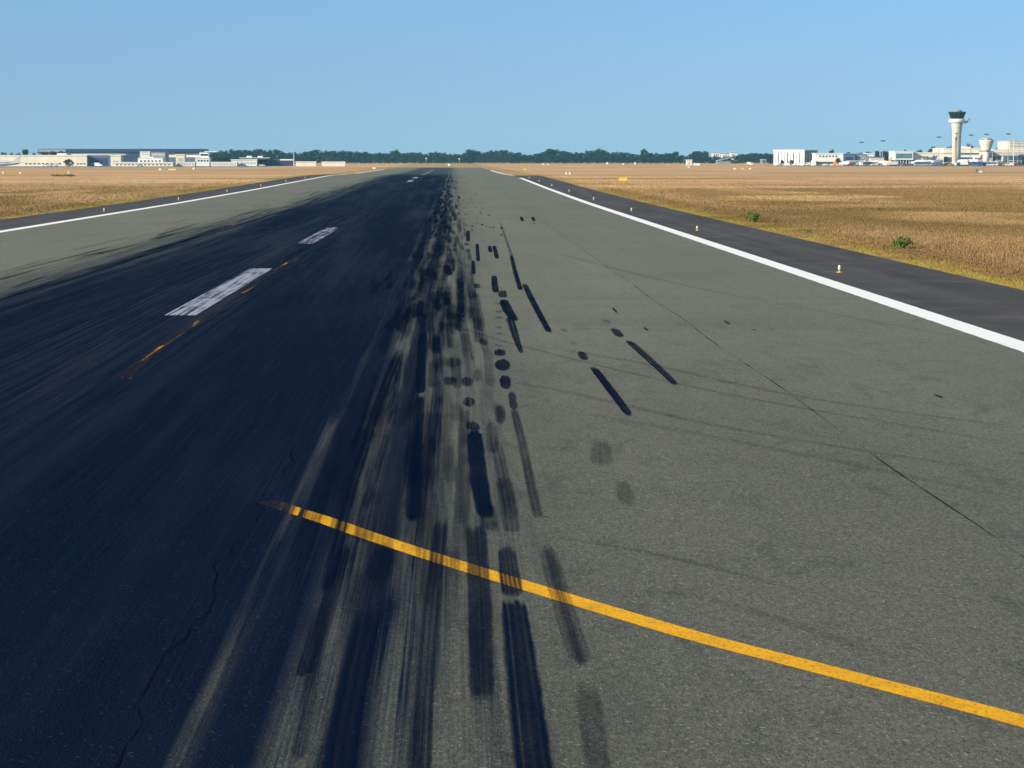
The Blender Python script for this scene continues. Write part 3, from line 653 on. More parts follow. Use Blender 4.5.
# ------------------------------------------------------------------ buildings
class Bld:
    """front at local y = 0; w, h in metres from the photo's pixels at distance Y"""
    def __init__(s, label, px0, px1, pt, Y, depth, wall, roof=None, cat='building', name='building', rz=0., wid=None, over=.35, proud=.6):
        s.Y = Y; xa, xb = xat(px0, Y), xat(px1, Y); s.xc = (xa + xb) / 2; s.w = wid or (xb - xa); s.h = zat(pt, Y, px0); s.d = depth
        s.t = thing(name, label, cat, (s.xc, Y, g(Y)), rz)
        w = s.w / 2
        s.wall = MB().box(-w, w, 0, depth, -.3, s.h).build('wall', wall, s.t)
        s.roof = MB().box(-w - over, w + over, -over, depth + over, s.h + .003, s.h + proud).build('roof', roof or GREYROOF, s.t)
    def l(s, px, py): q = at(px, py, s.Y); return q.x - s.xc, q.z - s.t.location.z
    def panel(s, nm, px0, px1, py0, py1, mat, n=1, gap=.25, out=.12, label=None):
        (xa, zb), (xb, za) = s.l(px0, py1), s.l(px1, py0); st = (xb - xa) / n
        for i in range(n):
            a = xa + i * st + st * gap / 2; MB().box(a, a + st * (1 - gap), -out, .05, zb, za).build(nm, mat, s.t, label=label)
    def block(s, nm, px0, px1, py0, py1, mat, d0, d1, roof=None):
        (xa, zb), (xb, za) = s.l(px0, py1), s.l(px1, py0)
        q = MB().box(xa, xb, d0, d1, zb, za).build(nm, mat, s.t)
        if roof: MB().box(xa - .2, xb + .2, d0 - .2, d1 + .2, za + .003, za + .3).build('roof', roof, s.t)
        return q
# left side
b = Bld('long low cream hangar behind the grey jet', -24, 87, 155.9, 1500, 40, CREAM, WHITE, 'hangar', 'hangar')
b.panel('window', 24, 62, 163, 164.3, DGREY, 9, .45); b.panel('window', 76, 86, 163.2, 164.4, DGREY, 3, .4)
b.block('roof_cabin', 56, 65.5, 153.2, 155.35, WHITE, 4, 14, GREYROOF)
b = Bld('huge hangar with dark blue roof rising behind the white buildings', 38.5, 201, 152.6, 1950, 70, GREYROOF, BLUEROOF, 'hangar', 'hangar', over=1.)
(xa, zb), (xb, za) = b.l(38, 152.2), b.l(201.5, 148.9)
MB().prism([(xa, zb), (xb, zb), (xb - .5, za), (xa + .5, za)], -1.6, 60).build('fascia', BLUEROOF, b.t)
b.panel('gable_panel', 39, 66, 149.4, 152., MGREY, 1, 0, 1.9)
b.panel('cladding', 120, 138, 153, 163.5, NAVY, 1, 0, .5); b.panel('cladding', 165, 200, 155.2, 157, WHITE, 1, 0, .5); b.panel('cladding', 164, 198, 157.2, 163, MGREY, 1, 0, .4)
b.panel('sliding_door', 166, 196, 158, 163.5, BLUEGREY, 4, .12, .7)
b = Bld('blue grey hangar joined to the end of the cream hangar', 87.3, 110.5, 155.4, 1505, 38, BLUEGREY, LGREY, 'hangar', 'hangar')  # the front's shade is put into the blue grey wall colour
b.panel('door', 90, 108, 158, 165.4, NAVY, 4, .1); b.panel('canopy', 91, 100, 163.6, 164.3, WHITE, 1, 0, .5)
b.block('roof_plant', 66, 121, 153.6, 155.2, LGREY, 20, 34)
b = Bld('square white shed standing right of the blue grey hangar', 110.7, 121, 156, 1490, 10, CREAM, WHITE, 'building', 'shed')
b.panel('door', 113, 118, 160.5, 165, LGREY, 1, 0)
b = Bld('stepped white office building with rows of small windows', 113, 173, 163, 1470, 12, CREAM, WHITE)
b.block('upper_storey', 137.5, 162.5, 158.3, 162.5, WHITE, 2, 11, WHITE); b.block('stair_tower', 148.5, 153, 156.8, 157.9, WHITE, 3, 8)
(xa, zb), (xb, za) = b.l(139, 161.7), b.l(161, 160.3)
for i in range(6):
    c = xa + (xb - xa) * (i + .5) / 6; MB().box(c - .6, c + .6, 1.85, 2.05, zb, za).build('window', GLASS, b.t)
b.panel('window', 115, 171, 164.1, 165.2, DGREY, 14, .5)
b = Bld('white rooftop block with three windows above the stepped offices', 140.5, 150, 152.3, 1560, 10, WHITE, WHITE); b.panel('window', 141.5, 149, 153.8, 155, LGREY, 3, .4)
b = Bld('grey cladded hall between the rooftop block and the cream panel', 150.5, 165.5, 152.7, 1600, 20, MGREY, GREYROOF, 'building', 'hall'); b.panel('cladding', 151, 165, 153, 155.8, LGREY, 5, .1)
b = Bld('cream store standing before the blue roofed hangar', 176, 184.7, 155.2, 1580, 10, CREAM, WHITE, 'building', 'store'); b.panel('door', 178, 183, 158, 163, LGREY, 2, .1)
b = Bld('low white shed row left of the stepped tower house', 177.5, 195, 162.9, 1480, 8, PINKW, WHITE, 'shed', 'shed'); b.panel('door', 178, 194, 163.8, 165.5, LGREY, 6, .45)
b = Bld('white tower house with terraces and dark windows', 195.5, 209.5, 158.2, 1520, 12, WHITE, WHITE, 'house', 'tower_house')
b.block('upper_storey', 199, 208, 152.3, 157.4, WHITE, 3, 10, GREYROOF); b.block('terrace', 204, 217, 151.2, 152., WHITE, 2.5, 11); b.panel('window', 197, 209, 159.8, 161.5, GLASS, 4, .4)
(xa, zb), (xb, za) = b.l(200, 155.8), b.l(207.5, 153.9); MB().box(xa, xb, 2.85, 3.05, zb, za).build('window', GLASS, b.t)
b = Bld('low white shed row right of the tower house', 211, 237, 162.8, 1480, 8, PINKW, WHITE, 'shed', 'shed'); b.panel('door', 212, 236, 163.8, 165.5, LGREY, 9, .45)
b = Bld('white pavilion with curved front and flat terrace roof', 231.5, 257, 160.2, 1540, 14, WHITE, WHITE, 'building', 'pavilion')
b.block('upper_storey', 239, 269, 158., 159.4, GLASSB, 3, 13, WHITE); b.block('roof_light', 246, 251, 155.9, 157.4, WHITE, 5, 9); b.block('roof_light', 257, 262, 156, 157.4, WHITE, 5, 9); b.panel('window', 240, 256, 162, 164, LGREY, 5, .3)
b = Bld('long dark navy hall between the pavilion and the white mast', 257.4, 293, 159.9, 1550, 16, NAVY, DGREY, 'hall', 'hall'); b.panel('door', 259, 268, 162, 165, DGREY, 3, .15); b.panel('canopy', 280, 293, 159.2, 160.4, WHITE, 1, 0, .6)
b = Bld('long low pinkish wall beside the runway, longest on the left', 296, 316, 162.4, 1500, 1., PINKW, WHITE, 'wall', 'wall'); b.panel('pier', 297, 315, 162.6, 165.6, CREAM, 6, .8)
b = Bld('short pinkish wall nearest the runway on the left', 322, 345, 162.5, 1500, 1., PINKW, WHITE, 'wall', 'wall'); b.panel('pier', 323, 344, 162.7, 165.6, CREAM, 6, .8)
def mast(label, px, pt, Y, heads=0, mat=None, r=.25):
    h = zat(pt, Y, px); t = thing('light_mast' if heads else 'mast', label, 'light mast' if heads else 'mast', (xat(px, Y), Y, 0))
    MB().tube([(0, 0, -.2), (0, 0, h * .5), (0, 0, h)], [r, r * .75, r * .5], 8).build('pole', mat or STEEL, t)
    MB().box(-r * 2, r * 2, -r * 2, r * 2, -.1, .35).build('base', LGREY, t)
    if heads:
        MB().box(-1.5, 1.5, -.25, .25, h + .002, h + .25).build('crossbar', MGREY, t)
        for i in range(heads):
            x = -1.3 + 2.6 * i / (heads - 1); MB().prism([(x - .42, h + .27), (x + .42, h + .27), (x + .36, h + .95), (x - .36, h + .95)], -.5, .25).build('floodlight', DGREY, t)
    return t
mast('thin white mast at the right end of the dark navy hall', 294, 152.5, 1530, 0, WHITE, .3)

# right of the runway
b = Bld('pale yellow hut between two dark posts beyond the right field', 686.5, 692, 160.5, 1640, 4, CREAM, WHITE, 'hut', 'hut'); b.panel('door', 688, 690, 162, 164.6, LGREY, 1, 0); b.block('annex', 692.2, 700, 163.3, 165.4, WHITE, .5, 4)
mast('left dark post beside the pale yellow hut', 684, 156, 1650, 0, DGREY, .45); mast('right dark post rising behind the pale yellow hut', 688.3, 155.3, 1660, 0, DGREY, .45)
for lb, a, c_, pt, Y in (('small white house leftmost above the lean-to roof', 712.5, 720, 153.2, 2500), ('white gabled house in the middle of the far village', 722, 728, 154, 2520), ('white house rightmost above the lean-to roof', 730.5, 736.5, 153, 2500)):
    b = Bld(lb, a, c_, pt, Y, 9, WHITE, GREYROOF, 'house', 'house'); w = b.w / 2
    MB().prism([(-w - .4, b.h + .61), (w + .4, b.h + .61), (0, b.h + 2.)], -.4, 9.4).build('gable_roof', LGREY, b.t); b.panel('window', a + .8, c_ - .8, pt + 1.2, pt + 2.8, GLASS, 3, .5)
b = Bld('open shed with a slanted grey roof before the wood', 717, 730.5, 161.6, 1900, 9, MGREY, GREYROOF, 'shed', 'shed')
w = b.w / 2; MB().prism([(-w, b.h + .61), (w, b.h + 3.3), (w, b.h + 3.6), (-w, b.h + .92)], -1, 10).build('slanted_roof', LGREY, b.t)
b = Bld('small pale roofed grey store at the wood edge left of the hotel', 761, 767.3, 159.8, 2200, 6, MGREY, LGREY, 'store', 'store'); b.panel('door', 763, 765, 160, 163, DGREY, 1, 0)
# hotel, turned so that its right side shows
HA = R(34); Y = 1700; k = Y / F
hw, hd = 28. * k / math.cos(HA), 17.5 * k / math.sin(HA)
hx = xat(804.2, Y) - math.cos(HA) * hw / 2; hy = Y + math.sin(HA) * hw / 2
b = Bld('white block hotel with tall dark window columns', 774.8, 804.2, 150.6, 1700, hd, WHITE, WHITE, 'hotel', 'hotel', wid=hw)
b.t.location = (hx, hy, 0); b.t.rotation_euler = (0, 0, -HA); b.h = zat(150.6, 1700)
for i in range(10):
    x = -hw / 2 + hw * (i + .5) / 10
    q = MB().box(x - .45, x + .45, -.12, .05, 1.2, b.h - 1).build('window_column', paint((.30, .30, .28)), b.t)
    if i in (1, 4, 6, 8): MB().box(x - .35, x + .35, -.2, -.122, 1.6, b.h - 1.6).build('glazing', GLASS, q)
MB().box(hw / 2 + .003, hw / 2 + .15, .3, hd - .3, .2, b.h - .3).build('shaded_side', paint((.17, .21, .29)), b.t)  # shade of this side painted in as a dark blue-grey panel
for i in range(4): MB().box(hw / 2 + .152, hw / 2 + .25, hd * (i + .3) / 4, hd * (i + .7) / 4, 1.5, b.h - 1.2).build('window_column', GLASS, b.t)
b.h2 = MB().tube([(-2, 5, b.h), (-2, 5, b.h + 3.4)], .15, 5).build('antenna', STEEL, b.t); MB().tube([(5, 6, b.h), (5, 6, b.h + 3.8)], .12, 5).build('antenna', STEEL, b.t)
b = Bld('white two storey offices with a dark ground floor strip', 815, 843, 153.8, 1660, 14, WHITE, WHITE, 'offices', 'office_building')
b.panel('window', 818.5, 838, 155.4, 157, GLASS, 6, .55); b.panel('window_strip', 815.5, 833, 162.2, 163.6, BLACK, 1, 0, .2); b.block('porch', 811.5, 815.5, 160.6, 165.4, WHITE, -3, 3); b.panel('canopy', 815.6, 836, 160.4, 162, CREAM, 1, 0, 1.2)
b = Bld('dark blue grey hall right of the white offices', 843.5, 855, 154.2, 1690, 20, BLUEGREY, GREYROOF, 'hall', 'hall'); b.panel('door', 845, 853, 157, 164, NAVY, 3, .15)
b = Bld('grey workshop with a violet tint, second hall from the offices', 855.3, 866, 154.6, 1700, 20, MGREY, GREYROOF, 'hall', 'workshop'); b.panel('door', 857, 864, 158, 164, BEIGE, 3, .2)
b = Bld('white flat roofed block above the parked aircraft', 866.3, 873.5, 153.8, 1710, 12, WHITE, WHITE, 'building', 'building'); b.panel('window', 867, 873, 156.6, 158, GLASS, 3, .3)
b = Bld('beige brick depot behind the parked vehicles', 870, 884, 157.6, 1690, 10, BEIGE, GREYROOF, 'depot', 'depot'); b.panel('door', 871, 883, 160.4, 164.4, LGREY, 4, .25)
# terminal: glazed pier head on columns
Y = 1640; b = Bld('glazed pier head standing on white columns', 894.6, 913.3, 151.8, Y, 22, WHITE, WHITE, 'terminal pier', 'boarding_pier')
bpy.data.objects.remove(b.wall); (xa, zb), (xb, za) = b.l(894.6, 159.9), b.l(913.3, 151.8)
MB().box(xa, xb, 0, 22, zb, za).build('wall', WHITE, b.t); b.panel('window', 895.6, 912.2, 153.4, 158.3, TURQ, 2, .04, .15)
for i in range(7):
    x = xa + .6 + (xb - xa - 1.2) * i / 6; MB().tube([(x, 1.2, -.2), (x, 1.2, zb - .002)], .28, 6).build('column', WHITE, b.t)
MB().box(xa + .4, xb - .4, 8, 20, -.2, zb - .05).build('undercroft', DGREY, b.t)
b = Bld('long white boarding pier joining the glazed head to the terminal', 913.6, 943.6, 153, 1644, 14, CREAM, WHITE, 'terminal pier', 'boarding_pier')
b.panel('window_strip', 922, 936, 156.4, 158, GLASS, 4, .08); b.panel('undercroft', 914, 943, 160.2, 165.4, DGREY, 6, .12, .06)
b = Bld('main terminal hall with a pale upper wall below the tower', 943.4, 983, 148.8, 1690, 40, BEIGE, WHITE, 'terminal', 'terminal')
b.panel('cladding', 944, 982.5, 149.2, 153, CREAM, 1, 0, .4); b.panel('window_strip', 959.5, 979.5, 153.3, 154.5, GLASS, 5, .08, .3); b.panel('cladding', 944, 982.5, 154.8, 157.2, WHITE, 1, 0, .3); b.panel('glazing', 944, 982.5, 157.6, 164.8, GLASSB, 12, .14, .2)
b.block('roof_plant', 966, 973, 146.6, 148.1, WHITE, 8, 16)
b = Bld('right wing of the terminal with a dark glass grid', 992.5, 1046, 150., 1680, 40, BEIGE, WHITE, 'terminal', 'terminal_wing')
b.panel('cladding', 993, 1045, 150.3, 152.6, CREAM, 2, .02, .4); b.panel('cladding', 1002, 1045, 153, 155.4, BEIGE, 3, .05, .35); b.panel('glazing', 993, 1045, 156, 160.4, GLASSB, 13, .16, .25); b.panel('glazing', 993, 1045, 161, 164.6, GLASS, 13, .3, .25); b.panel('canopy', 993, 1012, 160.4, 161.2, WHITE, 1, 0, 2.5)
b = Bld('tall beige car park block behind the right wing of the terminal', 1009, 1050, 141.2, 1800, 40, BEIGE, LGREY, 'car park', 'car_park'); b.panel('parapet', 1009.5, 1049, 142.4, 143.6, LGREY, 4, .03, .4); b.panel('parapet', 1009.5, 1049, 145.2, 146.4, LGREY, 4, .03, .4)
b = Bld('low glass link below the cup shaped pod', 983.2, 992.3, 151.6, 1676, 20, BEIGE, GREYROOF, 'terminal link', 'terminal_link'); b.panel('glazing', 983.6, 992, 152.4, 158, GLASSB, 3, .1); b.panel('glazing', 983.6, 992, 159.5, 164.5, TURQ, 3, .15)

# control tower
Y = 1640; tk = Y / F; tx = xat(956, Y)
tz = lambda py: zat(py, Y, 956)
t = thing('control_tower', 'tall pale control tower with a dark flared glass cab', 'control tower', (tx, Y, 0))
r = lambda q: q * tk
MB().lathe([(r(4.5), -.2), (r(4.3), tz(150)), (r(4.3), tz(140)), (r(4.6), tz(132)), (r(5.3), tz(126)), (r(5.8), tz(123.2))], 28).build('shaft', paint((.46, .43, .37), vary=.08), t, True)
MB().lathe([(r(5.9), tz(123.2) + .01), (r(7.4), tz(122.6)), (r(8.2), tz(121)), (r(8.2), tz(119.4)), (r(7.0), tz(118.9))], 28).build('gallery', WHITE, t, False)
cabp = [(r(6.3), tz(118.9) + .01), (r(8.7), tz(112.4))]
cab = MB().lathe(cabp, 12).build('cab', paint((.006, .009, .018), .4, .0), t)
mu = MB()
for k in range(12):
    a = 2 * PI * k / 12
    mu.tube([(cabp[0][0] * math.cos(a), cabp[0][0] * math.sin(a), cabp[0][1]), (cabp[1][0] * math.cos(a), cabp[1][0] * math.sin(a), cabp[1][1])], .09, 5)
mu.build('mullion', DGREY, cab)
rf = MB().lathe([(r(9.1), tz(112.4) + .01), (r(9.1), tz(111.9)), (r(5.0), tz(111.5))], 24).build('roof', DGREY, t)
MB().lathe([(r(4.7), tz(111.5) + .01), (r(4.7), tz(110.3)), (r(3.8), tz(110.))], 18).build('roof_drum', MGREY, rf)
for ax in (-1.6, 1.2): MB().tube([(ax, 0, tz(110)), (ax, 0, tz(107.8))], .09, 5).build('antenna', STEEL, rf)
MB().tube([(r(6.5), -1, tz(122)), (r(9.5), -1, tz(122.2)), (r(11.4), -1, tz(121)), (r(12.3), -1, tz(118.6))], [1.0, .9, .8, .55], 8).build('camera_arm', LGREY, t)
MB().prism([(r(-4.6), -.2), (r(-1.9), -.2), (r(-2.2), tz(140)), (r(-.2), tz(130)), (r(1.4), tz(126)), (r(.7), tz(126)), (r(-1.6), tz(131)), (r(-3.4), tz(137)), (r(-4.6), tz(148))], -r(4.9), -r(3.)).build('stair_pier', CREAM, t)
for py in (133, 138): MB().box(r(-2.8), r(-1.4), -r(5.15), -r(4.2), tz(py + 1), tz(py)).build('window', GLASS, t)
# cup shaped pod
Y = 1626; tk = Y / F
t = thing('lookout_pod', 'squat cream cup shaped lookout pod right of the control tower', 'lookout pod', (xat(985.8, Y), Y, 0)); tz = lambda py: zat(py, Y, 985.8)
MB().lathe([(r(3.2), -.2), (r(3.2), tz(151))], 18).build('shaft', BEIGE, t, True)
MB().lathe([(r(4.6), tz(151) + .01), (r(4.8), tz(149)), (r(5.6), tz(146)), (r(7.2), tz(141.4)), (r(7.4), tz(140.2)), (r(7.0), tz(139.9))], 24).build('bowl', CREAM, t, True)
MB().lathe([(r(4.6), tz(139.9) + .01), (r(4.9), tz(138.6)), (r(4.4), tz(138.2))], 18).build('cabin', LGREY, t)
for a in (-.9, .1, .9): MB().box(r(5.4) * math.sin(a) - .8, r(5.4) * math.sin(a) + .8, -r(5.4) * math.cos(a) - .6, -r(5.4) * math.cos(a) + .6, tz(139.9) + .02, tz(139)).build('hatch', DGREY, t)
for px, pt, Y, lb in ((938.3, 137.8, 1600, 'floodlight mast on the apron left of the control tower'), (970.3, 135.8, 1610, 'floodlight mast just right of the control tower'), (985.6, 135., 1720, 'floodlight mast rising behind the cup shaped pod'), (1007.6, 134.6, 1610, 'tallest floodlight mast, rightmost near the car park block'), (882.5, 141.5, 1620, 'floodlight mast left of the glazed pier head'), (861, 143, 1640, 'leftmost floodlight mast over the parked vehicles')):
    mast(lb, px, pt, Y, 4, None, .3)
mast('thin white mast before the right wing of the terminal', 1013.2, 138, 1600, 0, WHITE, .25)

# ------------------------------------------------------------------ aircraft
def jet(label, x, y, L, rz, finmat, body=None, group=None):
    """fuselage along local +x (nose), wheels on the ground"""
    body = body or WHITE
    t = thing('parked_jet', label, 'airplane', (x, y, g(y)), rz, group); q = L / 2; rr_ = L * .052; zc = rr_ * 1.9
    MB().lathe([(.02, -q), (rr_ * .35, -q * .93), (rr_ * .75, -q * .72), (rr_, -q * .42), (rr_, q * .62), (rr_ * .85, q * .80), (rr_ * .5, q * .94), (.02, q)], 16, (0, zc), 'x').build('fuselage', body, t, True)
    for s in (-1, 1):
        MB().plan([(L * .10, s * rr_ * .6), (-L * .08, s * rr_ * .6), (-L * .19, s * L * .46), (-L * .15, s * L * .46)][::s], zc - rr_ * .55, zc - rr_ * .30).build('wing', LGREY, t)
        MB().plan([(-L * .38, s * rr_ * .4), (-L * .47, s * rr_ * .4), (-L * .53, s * L * .17), (-L * .49, s * L * .17)][::s], zc + rr_ * .25, zc + rr_ * .42).build('tailplane', LGREY, t)
        e = MB().lathe([(rr_ * .38, L * .10), (rr_ * .48, L * .07), (rr_ * .42, -L * .02), (rr_ * .25, -L * .05)], 12, (s * L * .17, zc - rr_ * 1.0), 'x').build('engine', LGREY, t, True)
        MB().tube([(-L * .03, s * rr_ * .9, zc - rr_ * .5), (-L * .03, s * rr_ * .9, rr_ * .35)], rr_ * .1, 6).build('landing_gear', STEEL, t)
        MB().lathe([(rr_ * .35, s * rr_ * .9 - rr_ * .15), (rr_ * .35, s * rr_ * .9 + rr_ * .15)], 12, (-L * .03, rr_ * .35), 'y').build('wheel', TYRE, t)
        MB().box(-L * .3, L * .33, s * rr_ * .93 - .02 - .06 * L / 36, s * rr_ * .93 + .02 + .06 * L / 36, zc + rr_ * .18, zc + rr_ * .34).build('window_row', DGREY, t)
    MB().prism([(-L * .36, zc + rr_ * .8), (-L * .485, zc + rr_ * .5), (-L * .545, zc + L * .165), (-L * .49, zc + L * .165)], -rr_ * .09, rr_ * .09).build('tail_fin', finmat, t)
    MB().tube([(L * .38, 0, zc - rr_ * .8), (L * .38, 0, rr_ * .3)], rr_ * .08, 6).build('landing_gear', STEEL, t); MB().lathe([(rr_ * .3, -rr_ * .2), (rr_ * .3, rr_ * .2)], 12, (L * .38, rr_ * .3), 'y').build('wheel', TYRE, t)
    MB().box(L * .425, L * .46, -rr_ * .45, rr_ * .45, zc + rr_ * .32, zc + rr_ * .55).build('cockpit_window', GLASS, t)
    return t
Y = 1160; jet('grey jet with a swept pale fin before the cream hangar', xat(22.6, Y) - 26 * .545, Y, 26, PI + .0, LGREY, paint((.42, .44, .48)))
for px, Y, L, rz, fm, lb in ((856, 1600, 25, R(215), WHITE, 'white jet with a white fin parked below the grey halls'), (880, 1590, 24, R(120), ORANGE, 'white jet with an orange fin parked left of the glazed pier head'), (938, 1575, 30, R(66), MAROON, 'white jet with a maroon fin parked at the boarding pier'), (969, 1580, 30, R(112), MAROON, 'white jet with a maroon fin parked below the terminal hall'), (925, 1600, 28, R(112), BLUEP, 'white jet with a dark blue fin parked at the boarding pier'), (998, 1590, 28, R(70), RED, 'white jet with a bright red fin parked below the right wing of the terminal')):
    jet(lb, xat(px, Y), Y, L, rz, fm, None, 'jets parked on the apron')

# ------------------------------------------------------------------ vehicles
def wheels(t, xs, w, r0):
    for x in xs:
        for s in (-1, 1): MB().lathe([(r0 * .9, s * w - .12), (r0, s * w - .08), (r0, s * w + .08), (r0 * .9, s * w + .12)], 14, (x, r0), 'y').build('wheel', TYRE, t)
def van(label, x, y, rz, col, kind='van'):
    nm = {'van': 'parked_van', 'bus': 'apron_bus', 'truck': 'service_truck', 'car': 'parked_car'}[kind]
    t = thing(nm, label, {'van': 'van', 'bus': 'bus', 'truck': 'truck', 'car': 'car'}[kind], (x, y, g(y) + .03), rz)
    if kind == 'van':
        MB().prism([(-2.6, .4), (2.5, .4), (2.6, 1.1), (1.8, 1.3), (1.2, 2.3), (-2.5, 2.4), (-2.6, 1.2)], -1, 1).build('body', col, t)
        for s in (-1, 1): MB().prism([(1.6, 1.3), (1.15, 2.05), (.2, 2.1), (.2, 1.3)], s * 1.0 - .015, s * 1.0 + .015).build('window', GLASS, t)
        MB().add([(1.83, -.85, 1.32), (1.83, .85, 1.32), (1.25, .8, 2.25), (1.25, -.8, 2.25)], [(0, 1, 2, 3)]).build('windscreen', GLASS, t); wheels(t, (-1.6, 1.6), .95, .36)
    elif kind == 'car':
        MB().prism([(-2.1, .35), (2.1, .35), (2.15, .8), (1.1, .95), (.5, 1.45), (-1.2, 1.5), (-1.9, 1.), (-2.1, .9)], -.86, .86).build('body', col, t)
        for s in (-1, 1): MB().prism([(.95, .97), (.42, 1.38), (-1.1, 1.42), (-1.6, 1.)], s * .86 - .015, s * .86 + .015).build('window', GLASS, t)
        wheels(t, (-1.3, 1.3), .82, .32)
    elif kind == 'bus':
        MB().prism([(-6, .35), (5.9, .35), (6, 1.4), (5.7, 3.0), (-5.9, 3.0), (-6, 1.4)], -1.4, 1.4).build('body', col, t)
        for s in (-1, 1): MB().box(-5.6, 5.3, s * 1.4 - .02, s * 1.4 + .02, 1.4, 2.6).build('window_row', GLASS, t)
        wheels(t, (-3.8, 3.8), 1.3, .45)
    else:
        MB().prism([(1.6, .5), (3.6, .5), (3.65, 1.4), (3.3, 2.5), (1.6, 2.5)], -1.15, 1.15).build('cab', col, t); MB().box(-3.8, 1.4, -1.2, 1.2, .9, 3.1).build('cargo_box', WHITE, t); MB().box(-3.8, 1.6, -.9, .9, .55, .897).build('chassis', DGREY, t)
        MB().box(3.4, 3.66, -.95, .95, 1.45, 2.2).build('windscreen', GLASS, t); wheels(t, (-2.6, 2.4), 1.0, .48)
    return t
fleet = [(750, 1760, 'van', WHITE, 'white van on the field edge left of the hotel'), (779.5, 1620, 'car', LGREY, 'grey car before the left corner of the hotel'), (797, 1620, 'car', WHITE, 'white car before the middle of the hotel'),
         (806.5, 1600, 'van', WHITE, 'white van at the hotel corner'), (827, 1600, 'car', WHITE, 'white car before the white offices'), (836.5, 1590, 'van', ORANGE, 'orange van before the white offices'), (843.8, 1585, 'truck', PINKW, 'pinkish truck at the right end of the white offices'), (850, 1560, 'car', RED, 'red car left of the jet with a white fin'),
         (864, 1560, 'truck', WHITE, 'white box truck between the two leftmost jets'), (870, 1545, 'bus', MGREY, 'dark grey apron bus before the beige depot'), (874.5, 1540, 'van', CREAM, 'cream van at the apron edge before the depot'), (886.5, 1560, 'van', WHITE, 'white van just left of the glazed pier head'), (891, 1550, 'truck', PINKW, 'pinkish truck below the corner of the glazed pier head'),
         (900.5, 1560, 'van', DGREY, 'black van under the glazed pier head'), (908, 1570, 'car', BLUEP, 'blue car under the glazed pier head'), (916, 1560, 'truck', WHITE, 'white box truck before the boarding pier'), (922.5, 1540, 'bus', MGREY, 'dark grey apron bus before the boarding pier'), (932, 1550, 'van', BLUEP, 'blue van among the jets at the boarding pier'), (946.5, 1540, 'van', DGREY, 'black van left of the foot of the control tower'),
         (951, 1520, 'car', ORANGE, 'orange car left of the foot of the control tower'), (958.5, 1550, 'van', WHITE, 'white van right of the foot of the control tower'), (962, 1540, 'truck', BLUEP, 'blue cabbed truck right of the foot of the control tower'), (974, 1540, 'bus', BLUEP, 'blue apron bus below the terminal hall'), (982, 1540, 'van', DGREY, 'black van below the lookout pod'), (989, 1545, 'bus', LGREY, 'grey apron bus below the glass link'),
         (1003, 1540, 'van', TAN, 'tan van before the right wing of the terminal'), (1009, 1530, 'van', WHITE, 'white van at the foot of the tallest floodlight mast'), (1017, 1540, 'car', RED, 'red car before the right wing of the terminal'),
         (140, 1440, 'car', WHITE, 'white car before the stepped offices'), (99, 1440, 'van', WHITE, 'white van before the blue grey hangar'), (262, 1480, 'car', WHITE, 'white car before the dark navy hall'), (46, 1440, 'car', WHITE, 'white car before the middle of the cream hangar'), (54, 1440, 'van', LGREY, 'grey van before the cream hangar, left of the dark tree')]
vr = random.Random(4)
for px, Y, kd, col, lb in fleet: van(lb, xat(px, Y), Y, vr.choice((0, PI)) + vr.uniform(-.35, .35), col, kd)

def jet_bridge(label, px, Y, L, rz):
    t = thing('jet_bridge', label, 'jet bridge', (xat(px, Y), Y, .03), rz)
    MB().box(0, L, -1.3, 1.3, 3.6, 6.2).build('tunnel', LGREY, t); MB().lathe([(2., 3.3), (2., 6.6)], 14, (0, 0)).build('rotunda', BEIGE, t); MB().lathe([(.5, 0), (.5, 3.28)], 10, (0, 0)).build('column', MGREY, t)
    MB().box(L * .8 - .3, L * .8 + .3, -1.6, 1.6, .8, 3.58).build('lift_frame', DGREY, t); wheels(t, (L * .8,), 1.5, .55); MB().box(L + .003, L + 2.2, -1.6, 1.6, 3.4, 6.5).build('cabin', DGREY, t)
    for sd in (-1, 1): MB().box(.06 * L, .94 * L, sd * 1.31 - .02, sd * 1.31 + .02, 4.7, 5.5).build('window_row', GLASS, t)
for px, Y, L, rz, lb in ((931, 1636, 18, R(-115), 'grey jet bridge reaching out from the boarding pier'), (944, 1670, 20, R(-100), 'grey jet bridge just left of the control tower foot'), (975, 1680, 20, R(-80), 'grey jet bridge below the window band of the terminal hall'), (1004, 1672, 20, R(-100), 'grey jet bridge from the right wing of the terminal')): jet_bridge(lb, px, Y, L, rz)
def stairs(label, px, Y, rz, col):
    t = thing('boarding_stairs', label, 'boarding stairs', (xat(px, Y), Y, .03), rz)
    MB().prism([(-3, .7), (-2.2, .7), (2.6, 3.6), (2.6, 4.0), (2, 4.0)], -.8, .8).build('flight', col, t); MB().box(-3, 2.4, -.9, .9, .45, .69).build('chassis', DGREY, t); MB().box(1.7, 2.2, -.7, .7, .7, 3.2).build('support', MGREY, t)
    for sd in (-1, 1): MB().tube([(-2.4, sd * .8, 1.9), (2.2, sd * .8, 4.9), (3, sd * .8, 4.9)], .06, 5).build('handrail', STEEL, t)
    wheels(t, (-2.2, 1.6), .85, .38)
for px, Y, rz, col, lb in ((859.5, 1570, .3, LGREY, 'grey boarding stairs beside the leftmost parked jet'), (867, 1560, 2.9, WHITE, 'white boarding stairs before the grey workshop'), (894, 1565, .2, BLUEP, 'blue boarding stairs at the left column of the glazed pier head'), (928.5, 1550, 2.8, LGREY, 'grey boarding stairs between the jets at the boarding pier'), (965.5, 1545, .1, RED, 'red boarding stairs below the terminal hall'), (993, 1550, 3., WHITE, 'white boarding stairs beside the grey apron bus')): stairs(lb, px, Y, rz, col)
